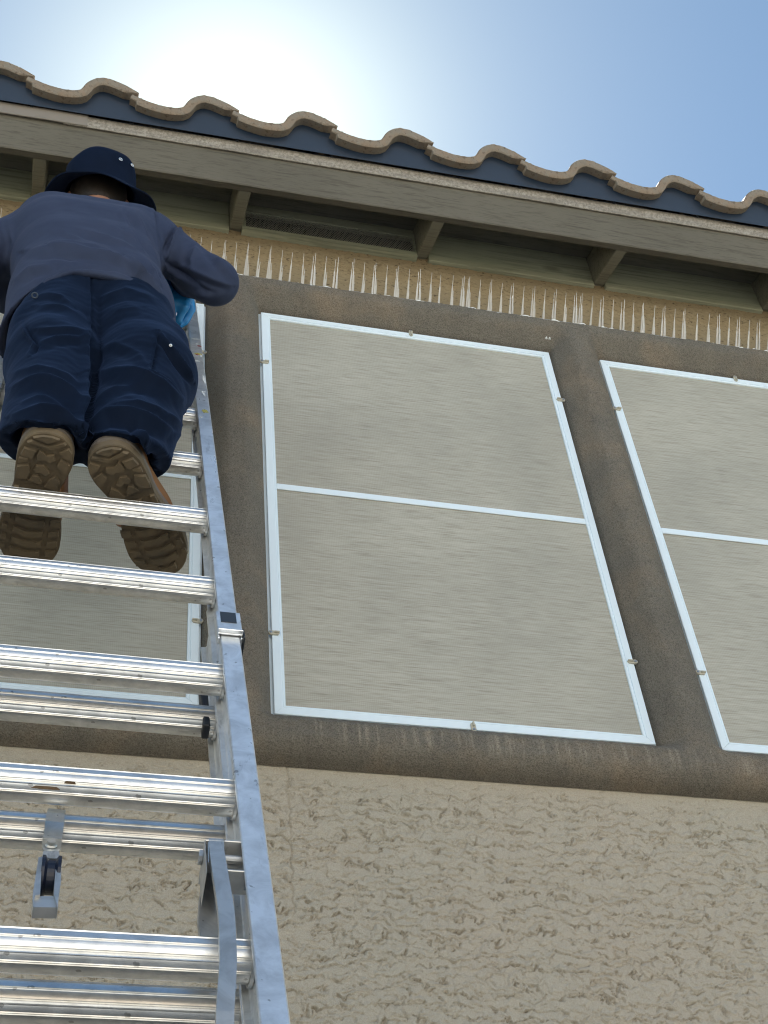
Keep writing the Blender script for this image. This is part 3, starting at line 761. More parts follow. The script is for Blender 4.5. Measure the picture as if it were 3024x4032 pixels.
# guide brackets at the head of the base section
def bracket(sign):
    def xx(a, c): return (a, c) if sign > 0 else (2*XC-c, 2*XC-a)
    z0, z1 = lpx(925, 2515, -FD)[2], lpx(920, 2422, -FD)[2]; b = MB(); yf = -FD
    b.box(*xx(-0.0125, 0.0235), yf-0.0045, yf-0.0015, z0+0.006, z1, 0.0008)
    b.box(*xx(0.0207, 0.0237), yf-0.0013, OFF, z0, z1, 0.0008)
    b.box(*xx(-0.0127, -0.0095), yf-0.0013, yf+0.010, z0-0.004, z1, 0.0008)
    b.box(*xx(-0.0125, 0.0235), yf-0.011, yf-0.0046, z0+0.006, z0+0.009, 0.0008)
    br = lpart('guide_bracket', b, M['alu_z'])
    b = MB(); b.box(*xx(-0.0065, 0.0165), yf-0.0055, yf-0.0046, z0+0.042, z1-0.004); lpart('label_plate', b, M['label'], parent=br)
    b = MB(); b.box(*xx(0.0240, 0.0262), yf-0.006, OFF-0.02, z0-0.006, z0+0.022, 0.0006); lpart('rubber_pad', b, M['black'], parent=br)
bracket(1); bracket(-1)
b = MB(); b.box(-0.022, -0.012, OFF-0.012, OFF+0.012, kz(7.15), kz(6.72), 0.002); lpart('rope_guide', b, M['black'])
# rung locks at the fly rails (right one seen)
def rung_lock(sign):
    def fx(p): return (p[0] if sign > 0 else 2*XC-p[0], p[1], p[2])
    yl = -0.046
    raw = [(849, 3312), (853, 3361), (862, 3420), (870, 3470), (880, 3530), (889, 3590), (893, 3650), (896, 3720), (897, 3796), (894, 3860), (889, 3924), (885, 3990), (884, 4050), (890, 4120), (905, 4180)]
    depth = [-0.034, -0.037, -0.040, -0.042, -0.045, -0.047, -0.049, -0.050, -0.050, -0.049, -0.047, -0.044, -0.040, -0.030, -0.016]
    pts = [fx(lpx(a, c, d)) for (a, c), d in zip(raw, depth)]
    w = [0.0160]*2+[0.0165]*12+[0.012]
    b = MB(); b.bar(pts, w, 0.0065, (1, 0, 0)); 
    pivot = pts[0]
    housing = MB()
    def pb(x0, y0, x1, y1, ya, yb):
        A = fx(lpx(x0, y0, ya)); B = fx(lpx(x1, y1, ya)); housing.box(min(A[0], B[0]), max(A[0], B[0]), ya, yb, min(A[2], B[2]), max(A[2], B[2]), 0.0008)
    pb(808, 3303, 884, 3313, -0.038, 0.020)        # top bridge
    pb(806, 3306, 816, 3432, -0.040, 0.004)        # left ear
    pb(876, 3308, 884, 3440, -0.040, 0.004)        # inner ear
    pb(884, 3305, 972, 3317, -0.034, -0.004)       # window frame top
    pb(884, 3420, 972, 3432, -0.034, -0.004)       # window frame bottom
    pb(886, 3432, 972, 3508, -0.006, 0.000)        # lower plate
    pb(886, 3317, 972, 3420, -0.004, 0.000)
    hs = lpart('rung_lock', housing, M['alu_c'])
    lpart('hook', b, M['alu_c'], parent=hs)
    ax = MB(); A = fx(lpx(786, 3376, -0.020)); Bp = fx(lpx(965, 3388, -0.020)); ax.tube([A, Bp], 0.0048, 12)
    ax.tube([fx(lpx(782, 3375, -0.020)), fx(lpx(797, 3377, -0.020))], 0.0088, 6); lpart('pivot_bolt', ax, M['alu_c'], parent=hs)
    # rear finger that hooks over the base rung
    f = MB(); rp = [(828, 3395), (826, 3470), (822, 3560), (820, 3640), (826, 3720), (835, 3800)]
    f.bar([fx(lpx(a, c, 0.004+0.004*i)) for i, (a, c) in enumerate(rp)], [0.012, 0.017, 0.022, 0.024, 0.022, 0.016], 0.004, (1, 0.25, 0)); lpart('finger', f, M['alu_c'], parent=hs)
    sp = MB()
    for px in (821, 879):
        hel = [fx(lpx(px, 3318+i*8, -0.037))+np.array([0, 0, 0]) for i in range(11)]; sp.tube(hel, 0.0010, 6)
    lpart('spring', sp, M['steel'], parent=hs)
rung_lock(1); rung_lock(-1)
# pulley hanging from the second base rung
yr_ = OFF-0.022
def pq(px, py, y): return tuple(lpx(px, py, y))
b = MB()
stp = [pq(225, 3190, OFF+0.012), pq(219, 3205, OFF-0.019), pq(215, 3240, OFF-0.026), pq(208, 3295, OFF-0.026), pq(205, 3306, OFF-0.032), pq(202, 3345, OFF-0.033), pq(200, 3356, OFF-0.033)]
b.bar(stp, [0.0215]*5+[0.0215, 0.015], 0.0028, (1, 0, -0.06))
pul = lpart('pulley', b, M['steel'])
b = MB(); c0 = np.array(pq(202, 3325, OFF-0.035)); n = 14
for r0, d0, d1 in ((0.0078, 0, -0.002), (0.0060, -0.002, -0.0055)):
    ring = [(r0*math.cos(2*math.pi*q/n), r0*math.sin(2*math.pi*q/n)) for q in range(n)]
    b.prism(ring, lambda u, v: (c0[0]+u, c0[1]+d0, c0[2]+v), lambda u, v: (c0[0]+u*.85, c0[1]+d1, c0[2]+v*.85))
lpart('bolt', b, M['steel'], parent=pul)
b = MB(); y0, y1 = OFF-0.052, OFF-0.034
def cheek(pts4, ya, yb):
    b.prism([tuple(lpx(a, c, ya)[[0, 2]]) for a, c in pts4], lambda u, v: (u, ya, v), lambda u, v: (u, yb, v))
cheek([(152, 3374), (170, 3374), (163, 3430), (158, 3522), (137, 3526), (130, 3572), (129, 3520)], y0, y1)
cheek([(224, 3374), (243, 3378), (240, 3470), (231, 3526), (228, 3574), (212, 3520), (218, 3430)], y0, y1)
cheek([(132, 3528), (230, 3528), (228, 3573), (130, 3572)], y0+0.004, y1)
cheek([(170, 3350), (232, 3350), (236, 3380), (165, 3380)], y0+0.012, y1)
lpart('pulley_housing', b, M['alu_c'], parent=pul)
b = MB(); wc = np.array(pq(197, 3455, y0+0.018)); R_w = 0.024
V = []; F = []; lv = [(-0.0105, 1.0), (-0.007, 1.0), (-0.004, 0.8), (0.004, 0.8), (0.007, 1.0), (0.0105, 1.0)]; n = 28
wt = np.array([-0.06, 0.0, 0.998])
for dx, s in lv:
    for q in range(n):
        a = 2*math.pi*q/n; V.append((wc[0]+dx, wc[1]+R_w*s*math.cos(a), wc[2]+R_w*s*math.sin(a)))
for i in range(len(lv)-1):
    for q in range(n): F.append((i*n+q, i*n+(q+1) % n, (i+1)*n+(q+1) % n, (i+1)*n+q))
F += [tuple(range(n)), tuple(range(5*n, 6*n))]
b.add(V, F); lpart('wheel', b, M['navy_wheel'], parent=pul)
# paint splashes on the right fly rail
def splash(px, py, w, h, ang, mat, seed):
    r = random.Random(seed); q = lpx(px, py, -FD-0.0006); n = 18; ring = []
    for j in range(n):
        a = 2*math.pi*j/n; k = r.uniform(.6, 1.15); u = w*math.cos(a)*k; v = h*math.sin(a)*k
        ring.append((max(-0.0080, min(0.0190, q[0]+u*math.cos(ang)-v*math.sin(ang))), q[2]+u*math.sin(ang)+v*math.cos(ang)))
    b = MB(); b.prism(ring, lambda u, v: (u, -FD-0.0001, v), lambda u, v: (u, -FD-0.0006, v)); lpart('paint_splash', b, mat, parent=fly_r)
for i, a in enumerate([(767, 1333, .010, .0035, 0, 'p_white'), (776, 1395, .0035, .008, 0, 'p_red'), (785, 1362, .006, .006, 0, 'p_red'), (780, 1393, .010, .008, .4, 'p_yellow'), (775, 1420, .009, .0045, .5, 'p_white'),
                       (808, 1500, .0045, .045, .1, 'p_white'), (802, 1550, .003, .02, .1, 'p_white'), (806, 1618, .008, .014, 0, 'p_yellow'), (791, 1641, .004, .006, 0, 'p_white'), (800, 1541, .008, .003, 0, 'p_white'), (791, 1400, .003, .008, 0, 'p_white'), (776, 1353, .003, .003, 0, 'p_white')]):
    splash(a[0], a[1], a[2], a[3], a[4], M[a[5]], i)

# ---------------------------------------------------------------- worker
per = thing('person', (0.02, 1.80, 1.93), 'worker in navy bucket hat, grey-blue shirt and navy cargo trousers standing on the ladder', 'person')
def surfnets(f, lo, hi, step):
    lo = np.array(lo); n = np.ceil((np.array(hi)-lo)/step).astype(int)+1
    ax = [lo[i]+np.arange(n[i])*step for i in range(3)]
    Xg, Yg, Zg = np.meshgrid(*[a.astype(np.float32) for a in ax], indexing='ij')
    D = f(Xg, Yg, Zg)
    ins = D < 0
    nx, ny, nz = D.shape
    acc = np.zeros((nx-1, ny-1, nz-1, 3), np.float32); cnt = np.zeros((nx-1, ny-1, nz-1), np.float32)
    def cs(ax_):   # slices for the four edges along an axis
        return ax_
    for d in range(3):
        for o1 in (0, 1):
            for o2 in (0, 1):
                off = [0, 0, 0]; oth = [i for i in range(3) if i != d]; off[oth[0]] = o1; off[oth[1]] = o2
                s0 = tuple(slice(off[i], off[i]+D.shape[i]-1) for i in range(3))
                off2 = list(off); off2[d] += 1
                s1 = tuple(slice(off2[i], off2[i]+D.shape[i]-1) for i in range(3))
                a, b_ = D[s0], D[s1]; x = (a < 0) != (b_ < 0)
                den = np.where(x, a-b_, 1); t = np.where(x, a/den, 0)
                pt = np.zeros(a.shape+(3,), np.float32); 
                for i in range(3): pt[..., i] = off[i]
                pt[..., d] = t
                acc += np.where(x[..., None], pt, 0); cnt += x
    act = cnt > 0
    idx = np.full(act.shape, -1, np.int64); idx[act] = np.arange(act.sum())
    I = np.argwhere(act); V = lo+(I+acc[act]/cnt[act][:, None])*step
    Fs = []
    for d in range(3):
        u, v = (d+1) % 3, (d+2) % 3
        sl0 = [slice(None)]*3; sl0[d] = slice(0, D.shape[d]-1); sl1 = [slice(None)]*3; sl1[d] = slice(1, D.shape[d])
        a, b_ = ins[tuple(sl0)], ins[tuple(sl1)]
        E = np.argwhere(a != b_)
        E = E[(E[:, u] > 0) & (E[:, v] > 0) & (E[:, u] < D.shape[u]-1) & (E[:, v] < D.shape[v]-1)]
        fl = a[tuple(E.T)]
        def at(du, dv_):
            Q = E.copy(); Q[:, u] -= du; Q[:, v] -= dv_; return idx[tuple(Q.T)]
        q = np.stack([at(1, 1), at(0, 1), at(0, 0), at(1, 0)], 1)
        q[~fl] = q[~fl][:, ::-1]
        Fs.append(q)
    F = np.concatenate(Fs); a, b_, c, e = (V[F[:, i]] for i in range(4)); o = V.mean(0)
    vol = ((a-o)*np.cross(c-o-(a-o), e-b_)).sum()
    return V, (F if vol > 0 else F[:, ::-1])
def cone(X, Y, Z, a, b, ra, rb):
    ax, ay, az = a; bx, by, bz = b; dx, dy, dz = bx-ax, by-ay, bz-az; L2 = dx*dx+dy*dy+dz*dz
    t = np.clip(((X-ax)*dx+(Y-ay)*dy+(Z-az)*dz)/L2, 0, 1)
    return np.sqrt((X-ax-dx*t)**2+(Y-ay-dy*t)**2+(Z-az-dz*t)**2)-(ra+(rb-ra)*t)
def ell(X, Y, Z, c, r):
    k = np.sqrt(((X-c[0])/r[0])**2+((Y-c[1])/r[1])**2+((Z-c[2])/r[2])**2); return (k-1)*min(r)
def smin(a, b, k):
    h = np.clip(0.5+0.5*(b-a)/k, 0, 1); return b*(1-h)+a*h-k*h*(1-h)
def stad(X, Y, Z, lv):
    """torso-like body: levels (cx, cy, cz, half width, depth radius) blended along the spine"""
    best = None
    for (a, b) in zip(lv[:-1], lv[1:]):
        d = np.array(b[:3])-np.array(a[:3]); L2 = (d**2).sum()
        t = np.clip(((X-a[0])*d[0]+(Y-a[1])*d[1]+(Z-a[2])*d[2])/L2, 0, 1)
        w = a[3]+(b[3]-a[3])*t; r = a[4]+(b[4]-a[4])*t
        qx = np.maximum(np.abs(X-a[0]-d[0]*t)-w, 0); q = np.sqrt(qx**2+(Y-a[1]-d[1]*t)**2+(Z-a[2]-d[2]*t)**2)-r
        best = q if best is None else smin(best, q, 0.04)
    return best
def vnormals(V, F):
    n = np.zeros_like(V); a, b, c, d = (V[F[:, i]] for i in range(4))
    fn = np.cross(c-a, d-b)
    for i in range(4): np.add.at(n, F[:, i], fn)
    return n/np.maximum(np.linalg.norm(n, axis=1), 1e-9)[:, None]
def smooth_mesh(V, F, it=2):
    for _ in range(it):
        s = np.zeros_like(V); c = np.zeros(len(V))
        for i in range(4):
            for j in (1, 3): np.add.at(s, F[:, i], V[F[:, (i+j) % 4]]); np.add.at(c, F[:, i], 1)
        V = V*0.45+0.55*s/np.maximum(c, 1)[:, None]
    return V
def folds(V, F, lines, noise_amp=0.0, seed=0, gain=2.2):
    N = vnormals(V, F)
    pp = project(V); face = np.clip(-(N*(V/np.linalg.norm(V, axis=1)[:, None])).sum(1)*2.5, 0, 1)
    D = np.zeros(len(V))
    for (pl, amp, w) in lines:
        pl = np.array(pl, float); best = np.full(len(V), 1e9); sgn = np.zeros(len(V)); tt = np.zeros(len(V)); nseg_ = len(pl)-1
        for i in range(nseg_):
            a, b = pl[i], pl[i+1]; d = b-a; L2 = d@d
            t = np.clip(((pp-a)@d)/L2, 0, 1); q = pp-a-t[:, None]*d; dist = np.hypot(q[:, 0], q[:, 1])
            m = dist < best; best[m] = dist[m]; sg = np.sign(d[0]*q[:, 1]-d[1]*q[:, 0]); sgn[m] = sg[m]; tt[m] = (i+t[m])/nseg_
        env = np.sin(np.pi*np.clip(tt*0.86+0.07, 0, 1))**0.6
        s = best*sgn
        w_ = w*0.72; a_ = np.sqrt(s*s+4.0)/w_; D += env*amp*(gain if amp > 0 else 2.6)*(np.exp(-a_*1.15)-0.55*np.exp(-((s-1.9*w_)/(1.1*w_))**2))
    if noise_amp:
        D += noise_amp*(pnoise(V[:, 0]*16+V[:, 1]*7, V[:, 2]*22, seed)+0.5*pnoise(V[:, 0]*40, V[:, 2]*48+V[:, 1]*20, seed+1))
    return V+N*(D*np.where(np.abs(D) > 0, np.maximum(face, 0.25), 1))[:, None], F
def sc(pts, s, ox, oy): return [(p[0]*s+ox, p[1]*s+oy) for p in pts]
c1 = lambda p: sc(p, .6028, 0, 500)       # tracing scales
c2 = lambda p: sc(p, .6028, 0, 1300)
c3 = lambda p: sc(p, .2411, 0, 1000)

# pose (eye-relative)
HIPR, HIPL = (0.074, 1.935, 2.74), (-0.062, 1.935, 2.74)
KNR, KNL = (0.122, 1.835, 2.38), (-0.063, 1.830, 2.37)
ANR, ANL = (0.083, 1.715, 2.03), (-0.052, 1.700, 2.03)
SHR, SHL = (0.150, 2.055, 3.235), (-0.190, 2.045, 3.13)
ELR, ELL_ = (0.285, 1.995, 3.00), (-0.325, 1.985, 2.90)
WRR, WRL = (0.219, 2.140, 3.200), (-0.20, 2.20, 3.10)
NECK = (-0.005, 2.085, 3.40); HEAD = (-0.018, 2.165, 3.555)
PEL = (0.010, 1.945, 2.84)

# trousers
def f_pants(X, Y, Z):
    d = stad(X, Y, Z, [(0.004, 1.945, 2.72, 0.070, 0.108), (0.004, 1.94, 2.80, 0.062, 0.100)])
    l = smin(cone(X, Y, Z, (-0.058, 1.93, 2.70), KNL, 0.099, 0.086), cone(X, Y, Z, KNL, (-0.055, 1.697, 1.94), 0.086, 0.080), 0.05)
    r = smin(cone(X, Y, Z, (0.074, 1.93, 2.70), KNR, 0.100, 0.094), cone(X, Y, Z, KNR, (0.078, 1.711, 1.94), 0.092, 0.083), 0.05)
    d = smin(d, smin(l, r, 0.012), 0.03)
    # cargo pockets
    d = smin(d, ell(X, Y, Z, (0.186, 1.880, 2.50), (0.028, 0.062, 0.095)), 0.02)
    d = smin(d, ell(X, Y, Z, (-0.142, 1.880, 2.50), (0.024, 0.062, 0.095)), 0.02)
    # cut at the cuffs: hem slopes down to the front
    cut = (1.944+(Y-1.62)*0.50+0.005*np.sin(X*38+0.5))-Z
    d = np.maximum(d, cut)
    d = np.maximum(d, Z-2.83)
    hollow = smin(cone(X, Y, Z, (-0.055, 1.702, 1.985), (-0.055, 1.702, 1.85), 0.058, 0.060), cone(X, Y, Z, (0.078, 1.716, 1.985), (0.078, 1.716, 1.85), 0.060, 0.064), 0.001)
    return np.maximum(d, -hollow)
V, F = surfnets(f_pants, (-0.27, 1.60, 1.88), (0.31, 2.10, 2.86), 0.0038)
V = smooth_mesh(V, F, 2)
PL = [
 (c2([(150, 470), (250, 430), (360, 460), (450, 520)]), 0.004, 14),
 (c2([(780, 480), (900, 470), (1040, 520), (1150, 600)]), 0.005, 14),
 (c1([(595, 955), (598, 1100), (600, 1250), (604, 1340)]), -0.005, 7),
 (c3([(560, 700), (800, 660), (1000, 700), (1170, 840)]), 0.0050, 14),
 (c3([(620, 850), (830, 850), (1070, 900), (1250, 1000), (1450, 1130)]), 0.0065, 15),
 (c3([(650, 1235), (1050, 1235), (1300, 1260), (1480, 1360)]), 0.006, 15),
 (c3([(640, 1500), (900, 1380), (1100, 1350), (1350, 1370), (1500, 1490)]), 0.007, 17),
 (c3([(400, 1150), (500, 1330), (630, 1500), (520, 1640)]), -0.006, 8),
 (c2([(80, 380), (230, 330), (330, 330), (450, 410), (520, 500), (560, 570)]), 0.014, 26),
 (c2([(60, 290), (250, 245), (430, 300), (560, 400)]), 0.006, 18),
 (c2([(90, 560), (280, 515), (400, 555), (480, 620), (540, 700)]), 0.012, 22),
 (c2([(70, 660), (160, 590), (260, 585)]), 0.005, 14),
 (c2([(600, 285), (760, 275), (900, 295), (1050, 360), (1200, 470)]), 0.014, 28),
 (c2([(590, 500), (680, 420), (790, 365), (930, 335)]), 0.006, 18),
 (c2([(570, 620), (700, 550), (850, 555), (1000, 610), (1180, 690)]), 0.014, 24),
 (c2([(905, 640), (950, 740), (1030, 890)]), 0.012, 18),
 (c2([(1100, 560), (1180, 620), (1150, 760)]), 0.010, 18),
 (c2([(620, 120), (760, 90), (900, 150), (985, 280)]), 0.004, 24),
 (c2([(1040, 20), (1015, 160), (985, 280), (1100, 330), (1200, 430)]), -0.0055, 7),
 (c2([(1040, 20), (1130, 150), (1230, 290), (1260, 330)]), 0.011, 10),
 (c2([(600, 60), (600, 250), (585, 400), (560, 560), (565, 700)]), -0.020, 20),
 (c2([(640, 40), (700, 200), (640, 420)]), 0.005, 22),
 (c1([(660, 1120), (820, 1060), (1000, 1120)]), 0.005, 22),
 (c1([(640, 1300), (780, 1200), (900, 1180)]), 0.004, 20),
 (c2([(1200, 470), (1250, 560), (1240, 600)]), -0.004, 8),
]
V, F = folds(V, F, PL, 0.0022, 31, 1.6)
pants = part('trousers', V, F, M['pants'], per, True)

# shirt
def f_shirt(X, Y, Z):
    d = stad(X, Y, Z, [(0.004, 1.945, 2.60, 0.066, 0.130), (-0.002, 1.950, 2.76, 0.054, 0.124), (-0.022, 1.970, 2.92, 0.048, 0.116), (-0.030, 2.00, 3.06, 0.066, 0.112), (-0.014, 2.035, 3.185, 0.100, 0.096)])
    d = smin(d, stad(X, Y, Z, [(-0.018, 2.055, 3.20, 0.105, 0.075), (-0.010, 2.085, 3.335, 0.040, 0.064)]), 0.05)
    r = smin(cone(X, Y, Z, (0.140, 2.045, 3.215), ELR, 0.066, 0.050), cone(X, Y, Z, ELR, WRR, 0.050, 0.038), 0.035)
    l = smin(cone(X, Y, Z, (-0.175, 2.035, 3.13), ELL_, 0.070, 0.060), cone(X, Y, Z, ELL_, WRL, 0.060, 0.041), 0.035)
    d = smin(d, r, 0.03); d = smin(d, l, 0.03)
    # collar
    R = np.sqrt((X-NECK[0])**2+(Y-NECK[1]-0.004)**2); col = np.sqrt((R-0.058)**2+((Z-3.372-(Y-2.085)*-0.35)/2.0)**2)-0.006
    neckhole = cone(X, Y, Z, (NECK[0], 2.075, 3.32), (HEAD[0], 2.12, 3.50), 0.052, 0.060); d = np.maximum(d, -neckhole)
    # hem: level with a gentle drop at the sides, and hollow inside
    hem = (2.700-0.10*np.clip(Y-1.83, 0, 1)-0.75*np.clip(np.abs(X-0.01)-0.06, 0, 1)+0.004*np.sin(X*32+1))-Z
    d = np.maximum(d, hem)
    inner = stad(X, Y, Z, [(0.004, 1.945, 2.50, 0.066, 0.124), (0.003, 1.950, 2.70, 0.060, 0.116)])
    d = np.maximum(d, -inner)
    # cuff openings
    for wr, el in ((WRR, ELR), (WRL, ELL_)):
        n = np.array(wr)-np.array(el); n /= np.linalg.norm(n); e = np.array(wr)
        d = np.maximum(d, np.where((X-e[0])**2+(Y-e[1])**2+(Z-e[2])**2 < 0.0064, (X-e[0])*n[0]+(Y-e[1])*n[1]+(Z-e[2])*n[2], -1))
    return d
V, F = surfnets(f_shirt, (-0.42, 1.79, 2.52), (0.40, 2.29, 3.46), 0.0043)
V = smooth_mesh(V, F, 2)
SLn = [
 (c1([(130, 1170), (200, 1080), (300, 985), (420, 930), (600, 918), (760, 930), (900, 975), (1010, 1065), (1075, 1160)]), -0.0022, 7),
 (c1([(430, 700), (560, 760), (700, 800)]), 0.0035, 12),
 (c1([(950, 850), (1000, 940), (1040, 1020)]), 0.004, 12),
 (c1([(1360, 760), (1420, 860), (1500, 960)]), 0.003, 18),
 (c1([(180, 810), (350, 785), (480, 795), (640, 830), (800, 870), (900, 940)]), 0.010, 20),
 (c1([(330, 770), (470, 770), (600, 790), (720, 830)]), 0.0065, 12),
 (c1([(560, 680), (700, 720), (860, 790), (980, 880)]), 0.0045, 20),
 (c1([(870, 540), (920, 660), (990, 790), (1030, 930)]), 0.008, 18),
 (c1([(800, 560), (860, 700), (960, 850), (1010, 980)]), 0.0040, 18),
 (c1([(830, 850), (900, 930), (980, 1000), (1040, 1080)]), 0.009, 15),
 (c1([(1022, 470), (1018, 560), (1035, 680), (1050, 830), (1055, 940)]), -0.0055, 8),
 (c1([(1290, 640), (1210, 645), (1150, 700), (1110, 780), (1075, 870)]), 0.0085, 10),
 (c1([(1180, 660), (1140, 720), (1120, 800)]), 0.0035, 12),
 (c1([(1050, 830), (1110, 910), (1190, 960), (1260, 1010), (1340, 1070)]), -0.0050, 12),
 (c1([(1180, 900), (1260, 940), (1400, 1000), (1500, 1030)]), 0.0050, 16),
 (c1([(1300, 680), (1400, 790), (1480, 900)]), 0.003, 24),
 (c1([(1290, 760), (1250, 860), (1270, 960)]), 0.0035, 20),
 (c1([(1200, 1000), (1280, 1060), (1400, 1080)]), -0.0035, 18),
 (c1([(500, 850), (700, 890), (880, 960)]), 0.0035, 18),
 (c1([(100, 1000), (200, 930), (330, 905)]), 0.0045, 18),
 (c1([(500, 560), (640, 600), (800, 690)]), 0.0030, 24),
 (c1([(40, 600), (90, 760), (60, 900)]), 0.0035, 18),
]
V, F = folds(V, F, SLn, 0.0014, 61)
shirt = part('shirt', V, F, M['shirt'], per, True)

# body: one continuous figure inside the clothes
def f_body(X, Y, Z):
    d = stad(X, Y, Z, [(0.004, 1.950, 2.74, 0.055, 0.078), (-0.006, 1.965, 2.90, 0.035, 0.075), (-0.02, 2.00, 3.05, 0.050, 0.080), (-0.02, 2.04, 3.17, 0.085, 0.062)])
    nk = cone(X, Y, Z, (NECK[0], 2.075, 3.25), (HEAD[0], 2.135, 3.50), 0.058, 0.052); d = smin(d, nk, 0.05)
    hd = smin(ell(X, Y, Z, (HEAD[0], HEAD[1], HEAD[2]+0.02), (0.074, 0.092, 0.095)), ell(X, Y, Z, (HEAD[0], HEAD[1]+0.028, HEAD[2]-0.055), (0.056, 0.062, 0.062)), 0.04)
    hx_, hy_, hz_ = HEAD
    hd = smin(hd, ell(X, Y, Z, (hx_, hy_+0.100, hz_-0.020), (0.014, 0.022, 0.026)), 0.015)       # nose
    hd = smin(hd, ell(X, Y, Z, (hx_, hy_+0.082, hz_+0.022), (0.045, 0.014, 0.010)), 0.015)       # brow
    hd = smin(hd, ell(X, Y, Z, (hx_, hy_+0.086, hz_-0.060), (0.024, 0.010, 0.008)), 0.008)       # lips
    for s in (-1, 1):
        hd = np.maximum(hd, -ell(X, Y, Z, (hx_+s*0.030, hy_+0.098, hz_+0.003), (0.014, 0.012, 0.009)))
        hd = smin(hd, ell(X, Y, Z, (hx_+s*0.030, hy_+0.084, hz_+0.003), (0.012, 0.010, 0.009)), 0.003)   # eyes
        hd = smin(hd, ell(X, Y, Z, (hx_+s*0.078, hy_-0.006, hz_-0.010), (0.010, 0.020, 0.032)), 0.010)   # ears
    d = smin(d, hd, 0.03)
    for sh, el, wr in ((SHR, ELR, WRR), (SHL, ELL_, WRL)):
        a = smin(cone(X, Y, Z, sh, el, 0.046, 0.033), cone(X, Y, Z, el, wr, 0.033, 0.025), 0.03); d = smin(d, a, 0.04)
        n = np.array(wr)-np.array(el); n /= np.linalg.norm(n); p = np.array(wr)+n*0.05
        d = smin(d, cone(X, Y, Z, wr, tuple(p), 0.027, 0.026), 0.02)
    for hp, kn, an in ((HIPR, KNR, ANR), (HIPL, KNL, ANL)):
        a = smin(cone(X, Y, Z, hp, kn, 0.080, 0.055), cone(X, Y, Z, kn, an, 0.055, 0.038), 0.03); d = smin(d, a, 0.04)
        d = smin(d, cone(X, Y, Z, an, (an[0]+0.02, an[1]+0.15, 2.00), 0.036, 0.028), 0.03)
    return d
V, F = surfnets(f_body, (-0.40, 1.62, 1.94), (0.38, 2.33, 3.68), 0.0075)
V = smooth_mesh(V, F, 1)
part('body', V, F, M['skin'], per, True)

# gloved hands: palm, four curled fingers, thumb
def hand(name, wr, dirs, mirror=1, label=None):
    w = np.array(wr); a, up = [np.array(v, float) for v in dirs[:2]]
    a /= np.linalg.norm(a); up -= a*up.dot(a); up /= np.linalg.norm(up); side = np.cross(a, up)*mirror
    def L(u, v, s): return tuple(w+a*u+up*v+side*s)         # u along hand, v back of hand, s across
    segs = [(L(-0.035, 0, 0), L(0.01, 0, 0), 0.036, 0.031)]
    pal = [(L(0.02, 0, s), L(0.085, 0.002, s*1.25), 0.017, 0.0145) for s in (-0.026, -0.009, 0.009, 0.026)]
    fing = []
    for s, ln, cu in ((-0.034, 0.84, 0.95), (-0.012, 1.0, 0.85), (0.012, 0.95, 0.90), (0.033, 0.74, 1.05)):
        p = np.array([0.088, 0.0, s]); ang = 0.35
        for j, l in enumerate((0.042*ln, 0.027*ln, 0.021*ln)):
            ang += cu*(0.55, 0.85, 0.6)[j]
            q = p+np.array([math.cos(ang)*l, -math.sin(ang)*l, s*0.03]); fing.append((L(*p), L(*q), 0.0105-0.001*j, 0.0098-0.001*j)); p = q
    th = []
    p = np.array([0.025, -0.006, -0.030])
    for q, r0, r1 in (((0.052, -0.026, -0.052), 0.0155, 0.0130), ((0.080, -0.044, -0.050), 0.0122, 0.0112), ((0.098, -0.056, -0.040), 0.0110, 0.0098)):
        th.append((L(*p), L(*q), r0, r1)); p = np.array(q)
    def f(X, Y, Z):
        d = cone(X, Y, Z, *segs[0])
        pd = None
        for s in pal:
            c = cone(X, Y, Z, *s); pd = c if pd is None else smin(pd, c, 0.012)
        d = smin(d, pd, 0.02)
        fd = None
        for s in fing:
            c = cone(X, Y, Z, *s); fd = c if fd is None else smin(fd, c, 0.0025)
        d = smin(d, fd, 0.006)
        t = None
        for s in th:
            c = cone(X, Y, Z, *s); t = c if t is None else smin(t, c, 0.004)
        d = smin(d, t, 0.008)
        return d
    c = w+a*0.05
    V, F = surfnets(f, c-0.13, c+0.13, 0.0030)
    V = smooth_mesh(V, F, 1); N = vnormals(V, F)
    V = V+N*(0.0012*pnoise(V[:, 0]*70+V[:, 1]*30, V[:, 2]*90, 8))[:, None]
    return part('glove', V, F, M['glove'], per, True)
hand('glove', (WRR[0]-0.004, WRR[1]+0.004, WRR[2]+0.002), (np.array([-0.22, 0.10, -0.93]), np.array([0.15, -0.95, -0.2]), None), 1)
hand('glove', WRL, (np.array([0.45, 0.45, 0.25]), np.array([0.2, -0.8, 0.4]), np.array([0, 0, 1.0])), -1)

